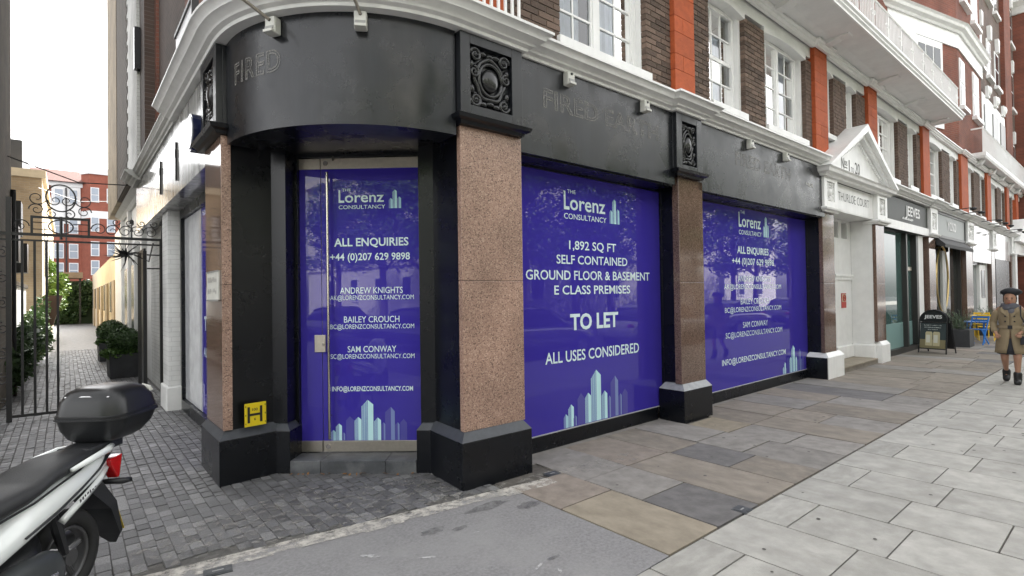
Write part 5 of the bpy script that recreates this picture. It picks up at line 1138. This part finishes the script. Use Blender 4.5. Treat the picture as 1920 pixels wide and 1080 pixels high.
def fold_chair(label, x, y, m_, rot):
    t = thing("folding_chair", label, "chair", (x,y,0), None, rot, True); w = .2
    for k in range(5): MB().box(-.19+.08*k,-.125+.08*k,-w,w,.44,.46).build("seat_slat", m_, t)
    for s_ in (-1,1):
        MB().obox((-.0,s_*w,.42), Vector((-.20,0,.42)), (0,.01,0), Vector((.018,0,.009))).build("leg", m_, t); MB().obox((0,s_*w*.9,.225), Vector((.20,0,.22)), (0,.01,0), Vector((-.016,0,.014))).build("leg", m_, t)
    for z in (.68,.78): MB().box(-.21-.1*(z-.68)-.0,-.19-.1*(z-.68),-w,w,z,z+.06).build("back_slat", m_, t)
BLUE = mat("blue_painted_steel",(.02,.19,.62),.35); YEL = mat("yellow_painted_steel",(.85,.56,.01),.35)
fold_table("bright blue folding table beside the sandwich board", 21.6, 3.5, BLUE, .15, .66); fold_chair("bright blue folding chair in front of the blue table", 21.0, 3.35, BLUE, 2.9)
fold_table("yellow folding table behind the blue one", 23.4, 3.55, YEL, .1, .78, .38); fold_chair("yellow folding chair standing behind the yellow table", 24.1, 3.75, YEL, 3.2); fold_chair("yellow folding chair nearest the blue table", 22.6, 3.4, YEL, .2)
tag(MB().loftpoly([[(23.45+.04*math.cos(a),3.6+.04*math.sin(a),z) for a in [i*math.pi/5 for i in range(10)]] for z in (.781,.87)]).build("table_pot", mat("cream_pot",(.6,.5,.3),.5)), "small cream pot standing on the yellow table", "pot")

# ================================================================== WOMAN WALKING (local: faces +x)
pw = thing("person", "woman in beige trench coat, dark beret and scarf walking on pale slabs", "person", (12.82,1.6,0), None, math.radians(184), True)
def skin(name, V, Ed, Rr, mt, parent, sub=2, root=0):
    me = bpy.data.meshes.new(name); me.from_pydata(V, Ed, []); o = bpy.data.objects.new(name, me); COL.objects.link(o); o.parent = parent; me.materials.append(mt)
    md = o.modifiers.new("skin", 'SKIN'); md.use_smooth_shade = True
    for i, sv_ in enumerate(me.skin_vertices[0].data):
        r = Rr[i]; sv_.radius = r if isinstance(r, tuple) else (r, r); sv_.use_root = (i == root)
    ss = o.modifiers.new("sub", 'SUBSURF'); ss.levels = sub; ss.render_levels = sub
    return o
SKIN = mat("brown_skin",(.36,.195,.125),.5,.05,10); COAT = mat("beige_trench",(.25,.195,.118),.85,.1,6,.2,60); SCARF = mat("grey_scarf",(.10,.10,.115),.9,.2,10,.4,60); DARK = mat("dark_cloth",(.02,.021,.026),.8,.1,20); BOOT = mat("black_boot",(.012,.012,.012),.4); HAIR = mat("dark_hair",(.02,.014,.01),.6)
# body: pelvis, spine, neck, head, legs (mid stride), arms
V = [(0,0,.86),(0,0,1.05),(0,0,1.25),(0,0,1.36),(.01,0,1.43),(.02,0,1.50),(.02,0,1.56),
     (.02,.085,.82),(.10,.085,.47),(.06,.08,.10),(.16,.08,.045),
     (-.02,-.085,.82),(.03,-.085,.46),(-.20,-.08,.17),(-.13,-.08,.08),
     (0,.16,1.32),(-.02,.21,1.08),(.10,.15,.92),(.16,.11,.88),
     (0,-.16,1.32),(-.03,-.22,1.08),(.08,-.20,.90),(.13,-.17,.85)]
Ed = [(0,1),(1,2),(2,3),(3,4),(4,5),(5,6),(0,7),(7,8),(8,9),(9,10),(0,11),(11,12),(12,13),(13,14),(3,15),(15,16),(16,17),(17,18),(3,19),(19,20),(20,21),(21,22)]
Rr = [.12,.105,.12,.08,.045,.085,.075,.085,.06,.03,.015,.085,.06,.03,.015,.03,.03,.026,.026,.03,.03,.026,.026]
body = skin("body", V, Ed, Rr, SKIN, pw)
MB().loftpoly([[(.025+.085*r_*math.cos(a),.072*r_*math.sin(a),z) for a in [i*2*math.pi/18 for i in range(18)]] for z, r_ in ((1.365,.5),(1.39,.86),(1.43,1.06),(1.49,1.15),(1.53,1.12),(1.57,.95),(1.60,.5))]).ell((.124,0,1.475),(.018,.014,.022),8,6).build("head", SKIN, pw, smooth='all')
for s_ in (1,-1):
    MB().ell((.112,s_*.034,1.497),(.012,.013,.007),8,6).build("eye", DARK, pw, smooth='all'); MB().ell((.113,s_*.035,1.515),(.008,.02,.004),8,5).build("eyebrow", HAIR, pw); MB().ell((.02,s_*.078,1.48),(.02,.012,.028),8,6).build("ear", SKIN, pw, smooth='all')
MB().ell((.113,0,1.425),(.012,.026,.008),10,6).build("mouth", mat("lip",(.26,.07,.06),.4), pw, smooth='all')
MB().loftpoly([[(.0+.092*r_*math.cos(a),.088*r_*math.sin(a),z) for a in [math.pi*.35+i*math.pi*1.3/14 for i in range(15)]] for z, r_ in ((1.40,.75),(1.44,1.0),(1.50,1.08),(1.56,1.0))], False).build("hair", HAIR, pw, smooth='all')
bt = MB().loftpoly([[(-.025*k_+r_*1.05*math.cos(a),r_*math.sin(a)+.012*k_,z+.02+.022*math.cos(a)*k_) for a in [i*2*math.pi/22 for i in range(22)]] for z, r_, k_ in ((1.53,.088,0),(1.545,.10,1),(1.57,.142,1),(1.60,.148,1.4),(1.63,.115,1.4),(1.645,.05,1.4))]).build("beret", DARK, pw, smooth='all')
# coat: flared, double breasted, open at the front below the belt
def coatring(z, rx, ry, gap=0, off=0, n=28):
    a0 = gap; return [(off+rx*math.cos(a0+(2*math.pi-2*a0)*i/(n-1))*(1+.03*math.sin(7*a0+9*i/n*6.28)), ry*math.sin(a0+(2*math.pi-2*a0)*i/(n-1)), z) for i in range(n)]
rings = [coatring(.54,0.190,0.221,.26),coatring(.62,0.180,0.211,.2),coatring(.72,0.169,0.203,.12),coatring(.84,0.157,0.184,.05),coatring(.95,0.141,0.162,.01),coatring(1.0,0.133,0.151,.01),coatring(1.08,0.141,0.158,.01),coatring(1.18,0.147,0.171,.01),coatring(1.27,0.138,0.176,.01),coatring(1.33,0.109,0.158,.01),coatring(1.37,0.081,0.108,.02)]
n = 28; vs = [p for r_ in rings for p in r_]; fs = [(k*n+i,k*n+i+1,(k+1)*n+i+1,(k+1)*n+i) for k in range(len(rings)-1) for i in range(n-1)]
co = MB().add(vs, fs).build("trench_coat", COAT, pw, smooth='all'); md = co.modifiers.new("thick", 'SOLIDIFY'); md.thickness = .012
skin("sleeve", [(0,.15,1.30),(-.01,.20,1.20),(-.03,.225,1.07),(.05,.19,.97),(.11,.15,.91)], [(0,1),(1,2),(2,3),(3,4)], [.07,.062,.056,.052,.052], COAT, pw); skin("sleeve", [(0,-.15,1.30),(-.01,-.20,1.20),(-.04,-.235,1.07),(.03,-.22,.96),(.08,-.20,.89)], [(0,1),(1,2),(2,3),(3,4)], [.07,.062,.056,.052,.052], COAT, pw)
MB().loftpoly([coatring(z,.15,.178,0)[:-1] for z in (.975,1.025)], False).build("belt", mat("belt_beige",(.27,.21,.13),.8), pw, smooth='all'); MB().box(.147,.162,-.03,.03,.97,1.03).build("buckle", DARK, pw)
for z in (1.10,1.19): 
    for s_ in (-1,1): MB().ell((.155,s_*.06,z),(.008,.013,.013),8,6).build("button", DARK, pw)
for s_ in (-1,1): MB().add([(.13,s_*.01,1.18),(.165,s_*.02,1.17),(.15,s_*.11,1.27),(.10,s_*.12,1.35),(.10,s_*.05,1.36)], [(0,1,2,3,4)]).build("lapel", COAT, pw)
MB().loftpoly([[(.0+r_*math.cos(a)*1.0+.02,r_*1.15*math.sin(a),z+.012*math.sin(3*a)) for a in [i*2*math.pi/20 for i in range(20)]] for z, r_ in ((1.30,.085),(1.315,.118),(1.345,.122),(1.375,.105),(1.395,.108),(1.41,.085),(1.40,.06))]).ell((.11,.02,1.27),(.035,.06,.07),10,8).build("scarf", SCARF, pw, smooth='all')
MB().loftpoly([[(rx*math.cos(a),ry*math.sin(a),z) for a in [i*2*math.pi/20 for i in range(20)]] for z, rx, ry in ((.52,.15,.19),(.6,.15,.19),(.8,.14,.17))]).build("skirt", DARK, pw, smooth='all')
for nm, P_ in (("boot",[(.065,.08,.23),(.06,.08,.10),(.08,.08,.045),(.17,.08,.035),(.20,.08,.032)]),("boot",[(-.165,-.08,.25),(-.205,-.08,.16),(-.20,-.08,.10),(-.125,-.08,.055),(-.09,-.08,.04)])):
    skin(nm, P_, [(0,1),(1,2),(2,3),(3,4)], [.066,.062,.06,.055,.042], BOOT, pw)
for s_, hx_, hz in ((1,.155,.885),(-1,.125,.86)):     # hands: palm and five fingers
    y_ = s_*(.115 if s_ > 0 else .175)
    hd_ = skin("hand", [(hx_-.03,y_,hz+.03),(hx_,y_,hz),(hx_+.03,y_,hz-.02)], [(0,1),(1,2)], [.022,.03,.028], SKIN, pw, 1)
    for k in range(4): skin("finger", [(hx_+.025,y_+(k-1.5)*.016,hz-.015),(hx_+.055,y_+(k-1.5)*.017,hz-.04),(hx_+.05,y_+(k-1.5)*.016,hz-.07+.006*abs(k-1.5))], [(0,1),(1,2)], [.009,.0085,.007], SKIN, hd_, 1)
    skin("thumb", [(hx_-.005,y_-s_*.025,hz),(hx_+.02,y_-s_*.045,hz-.02),(hx_+.035,y_-s_*.045,hz-.04)], [(0,1),(1,2)], [.01,.009,.008], SKIN, hd_, 1)
bg_ = thing("shoulder_bag", "black handbag on a long strap carried by the woman", "bag", (12.68,1.36,0))
LB = lambda x, y, z: tuple(Vector((12.82,1.6,0))+Matrix.Rotation(math.radians(184),3,'Z')@Vector((x,y,z)))
q = [LB(*p) for p in ((.12,.16,.70),(.22,.12,.70),(.24,.24,.72),(.14,.27,.72))]; q2 = [LB(*p) for p in ((.10,.16,.84),(.18,.13,.85),(.20,.24,.86),(.12,.26,.85))]
MB().loftpoly([q, q2]).build("bag_body", DARK, bg_, bevel=.015); MB().tube([LB(.15,.2,.84),LB(.14,.21,1.0),LB(.165,.14,1.2),LB(.09,.14,1.37),LB(-.08,.13,1.37),LB(-.15,.18,1.1),LB(.10,.2,.85)], .01, 5).build("strap", DARK, bg_)

# ================================================================== ACROSS THE STREET (seen mirrored in the glass)
tr = random.Random(31)
def make_tree(seed):
    rg = random.Random(seed); tk = MB().tube([(0,0,-.2),(.05,.02,1.5),(.0,.1,3.0),(.1,.1,4.6),(.05,0,6.2)], [.24,.19,.16,.11,.05], 9)
    cr = MB()
    for k in range(9):
        a = k*2.4+rg.random(); z = rg.uniform(2.6,4.8); L_ = rg.uniform(1.6,3.0); e = (math.cos(a)*L_, math.sin(a)*L_, z+rg.uniform(1.0,2.6))
        tk.tube([(.05,.08,z),(e[0]*.5,e[1]*.5,z+(e[2]-z)*.65),e], [.08,.05,.02], 6)
    for k in range(34):
        a = rg.uniform(0,6.3); rr_ = rg.uniform(.3,3.0); z = rg.uniform(3.4,8.6); rr_ *= math.sin(max(.15,min(1,(z-2.6)/6.5))*math.pi)**.5
        leaves(cr, (rr_*math.cos(a), rr_*math.sin(a), z), (rg.uniform(.7,1.25), rg.uniform(.7,1.25), rg.uniform(.5,.9)), 330, .105, rg, .3)
    return tk.mesh("trunk"), cr.mesh("crown")
TR = [make_tree(1), make_tree(2)]
for a, b in TR: a.materials.append(BARK); b.materials.append(LEAF1)
TREES = [(-13,-11.6,"street tree opposite, far left, seen only mirrored in glass"),(-6.5,-11.2,"street tree mirrored in the glass door"),(-.5,-11.8,"street tree straight behind the viewer mirrored in the glass"),(5.5,-11.3,"street tree mirrored in the TO LET window"),(11.5,-11.7,"street tree mirrored between the two violet windows"),(18,-11.4,"street tree mirrored in the enquiries window"),(25,-11.6,"street tree mirrored in the teal shop glass"),(33,-11.4,"street tree mirrored at the left of the enquiries window"),(38.5,-11.0,"street tree mirrored above the enquiries phone number"),(43.5,-11.6,"street tree mirrored at the right of the enquiries window"),(49,-11.2,"street tree mirrored at the far right of the enquiries glass"),(29,-10.9,"street tree mirrored above the words E CLASS PREMISES"),(21.5,-11.3,"street tree mirrored behind the logo of the TO LET window"),(-18,-11.0,"street tree mirrored in the right half of the glass door"),(-23,-11.5,"street tree mirrored in the middle of the glass door"),(-27.5,-10.8,"street tree mirrored behind the logo on the glass door")]
for i, (x, y, lab) in enumerate(TREES):
    t = thing("street_tree", lab, "tree", (x,y,0), "trees on the far side of the street", tr.uniform(0,6), True)
    for nm, me in zip(("trunk","crown"), TR[i%2]):
        o = bpy.data.objects.new(nm, me); COL.objects.link(o); o.parent = t
    s_ = tr.uniform(1.0,1.25); t.scale = (s_,s_,s_)
te = thing("stucco_terrace", "pale stucco terrace opposite, mirrored in the shop glass", "building", (0,-16,0))
STUC = mat("opposite_stucco",(.62,.60,.55),.8,.08,2)
MB().box(-45,60,-26,-17,0,12.5).build("wall", STUC, te); MB().box(-45.3,60.3,-26,-16.5,12.5,13.1).build("cornice", STUC, te); MB().box(-45,60,-17.2,-16.8,4.2,4.5).build("string_course", STUC, te)
wm_ = {}
for nm, mt, bx_ in (("window", WHITE2, (-.65,.65,-.03,.1,-1.05,1.05)),("pane", mat("opposite_pane",(.03,.035,.04),.05), (-.52,.52,.1,.12,-.92,.92))):
    me = MB().box(*bx_).mesh(nm); me.materials.append(mt); wm_[nm] = me
for x in range(-40,58,4):
    for z in (2.3,6.2,9.8): o = inst("window", wm_["window"], te, (x,-17,z)); p = bpy.data.objects.new("pane", wm_["pane"]); COL.objects.link(p); p.parent = o
def car(label, x, y, paint, rot=0):
    t = thing("parked_car", label, "car", (x,y,-.11), "cars parked along the kerb", rot, True)
    prof = [(-2.15,.35,.62,.70),(-2.05,.28,.80,.82),(-1.6,.25,.92,.87),(-.9,.23,.95,.89),(.3,.23,.93,.90),(1.0,.24,.90,.89),(1.7,.26,.80,.84),(2.05,.30,.68,.74),(2.18,.38,.55,.6)]
    MB().loftpoly([[(px,p[0],p[1]) for p in seclip(w,z0,z1,4.5,20)] for px,z0,z1,w in prof]).build("body", paint, t, smooth='all')
    CG = mat("car_glass",(.012,.014,.016),.03,spec=.8)
    MB().loftpoly([[(px,p[0],p[1]) for p in seclip(w,.88,z1,4,20)] for px,z1,w in ((-1.75,.93,.70),(-1.2,1.30,.66),(-.6,1.42,.64),(.1,1.43,.64),(.5,1.33,.66),(1.1,.93,.74))]).build("window_glass", CG, t, smooth='all')
    MB().loftpoly([[(px,p[0],p[1]) for p in seclip(w,z1-.05,z1+.015,4,20)] for px,z1,w in ((-1.2,1.30,.64),(-.6,1.42,.62),(.1,1.43,.62),(.45,1.34,.63))]).build("roof", paint, t, smooth='all')
    for wx in (-1.35,1.35):
        for s_ in (-1,1):
            w = MB().tube([(wx,s_*.70,.32),(wx,s_*.9,.32)], .32, 22).build("wheel", RUB, t); MB().tube([(wx,s_*.89,.32),(wx,s_*.91,.32)], .2, 14).build("rim", SILV, w)
    for s_ in (-1,1):
        MB().ell((2.0,s_*.58,.66),(.14,.16,.07),10,6).build("headlight", mat("headlamp",(.7,.7,.7),.1), t, smooth='all'); MB().ell((-2.08,s_*.6,.72),(.06,.15,.07),10,6).build("tail_light", REDL, t, smooth='all'); MB().ell((.75,s_*.98,.98),(.08,.1,.06),8,6).build("wing_mirror", paint, t)
car("dark grey parked car mirrored in the TO LET window", 4.6, -2.75, mat("car_paint_grey",(.05,.055,.06),.2,coat=1)); car("silver parked car mirrored in the enquiries window", 10.2, -2.8, mat("car_paint_silver",(.38,.39,.40),.25,metal=.6,coat=1)); car("black parked car mirrored in the glass door", -1.2, -2.75, mat("car_paint_black",(.012,.012,.014),.15,coat=1)); car("white parked car mirrored in the teal shop glass", 16.3, -2.8, mat("car_paint_white",(.65,.65,.64),.2,coat=1)); car("dark blue parked car behind the viewer to the left", -7, -2.8, mat("car_paint_blue",(.01,.02,.06),.15,coat=1)); car("silver hatchback mirrored low in the enquiries window", 22.4, -2.8, mat("car_paint_silver",(.38,.39,.40),.25,metal=.6,coat=1)); car("black estate mirrored at the far edge of the enquiries window", 28.4, -2.75, mat("car_paint_black",(.012,.012,.014),.15,coat=1)); car("grey car mirrored low in the glass door", -12.6, -2.8, mat("car_paint_grey",(.05,.055,.06),.2,coat=1))
# dead leaves blown against the step
lv = MB(); lr = random.Random(9)
for k in range(22):
    u = lr.uniform(.0,1.2); p = E1+DD*u-NN*lr.uniform(.02,.07); a = lr.uniform(0,6.3); L_ = lr.uniform(.012,.028); d_ = Vector((math.cos(a)*L_, math.sin(a)*L_, lr.uniform(0,.012))); w_ = Vector((-math.sin(a)*L_*.5, math.cos(a)*L_*.5, .004))
    p = Vector((p.x,p.y,.012)); lv.quad(p-d_, p+w_, p+d_, p-w_)
lv.build("fallen_leaf", mat("dead_leaf",(.24,.12,.045),.8,.3,30), lane, kind="stuff")
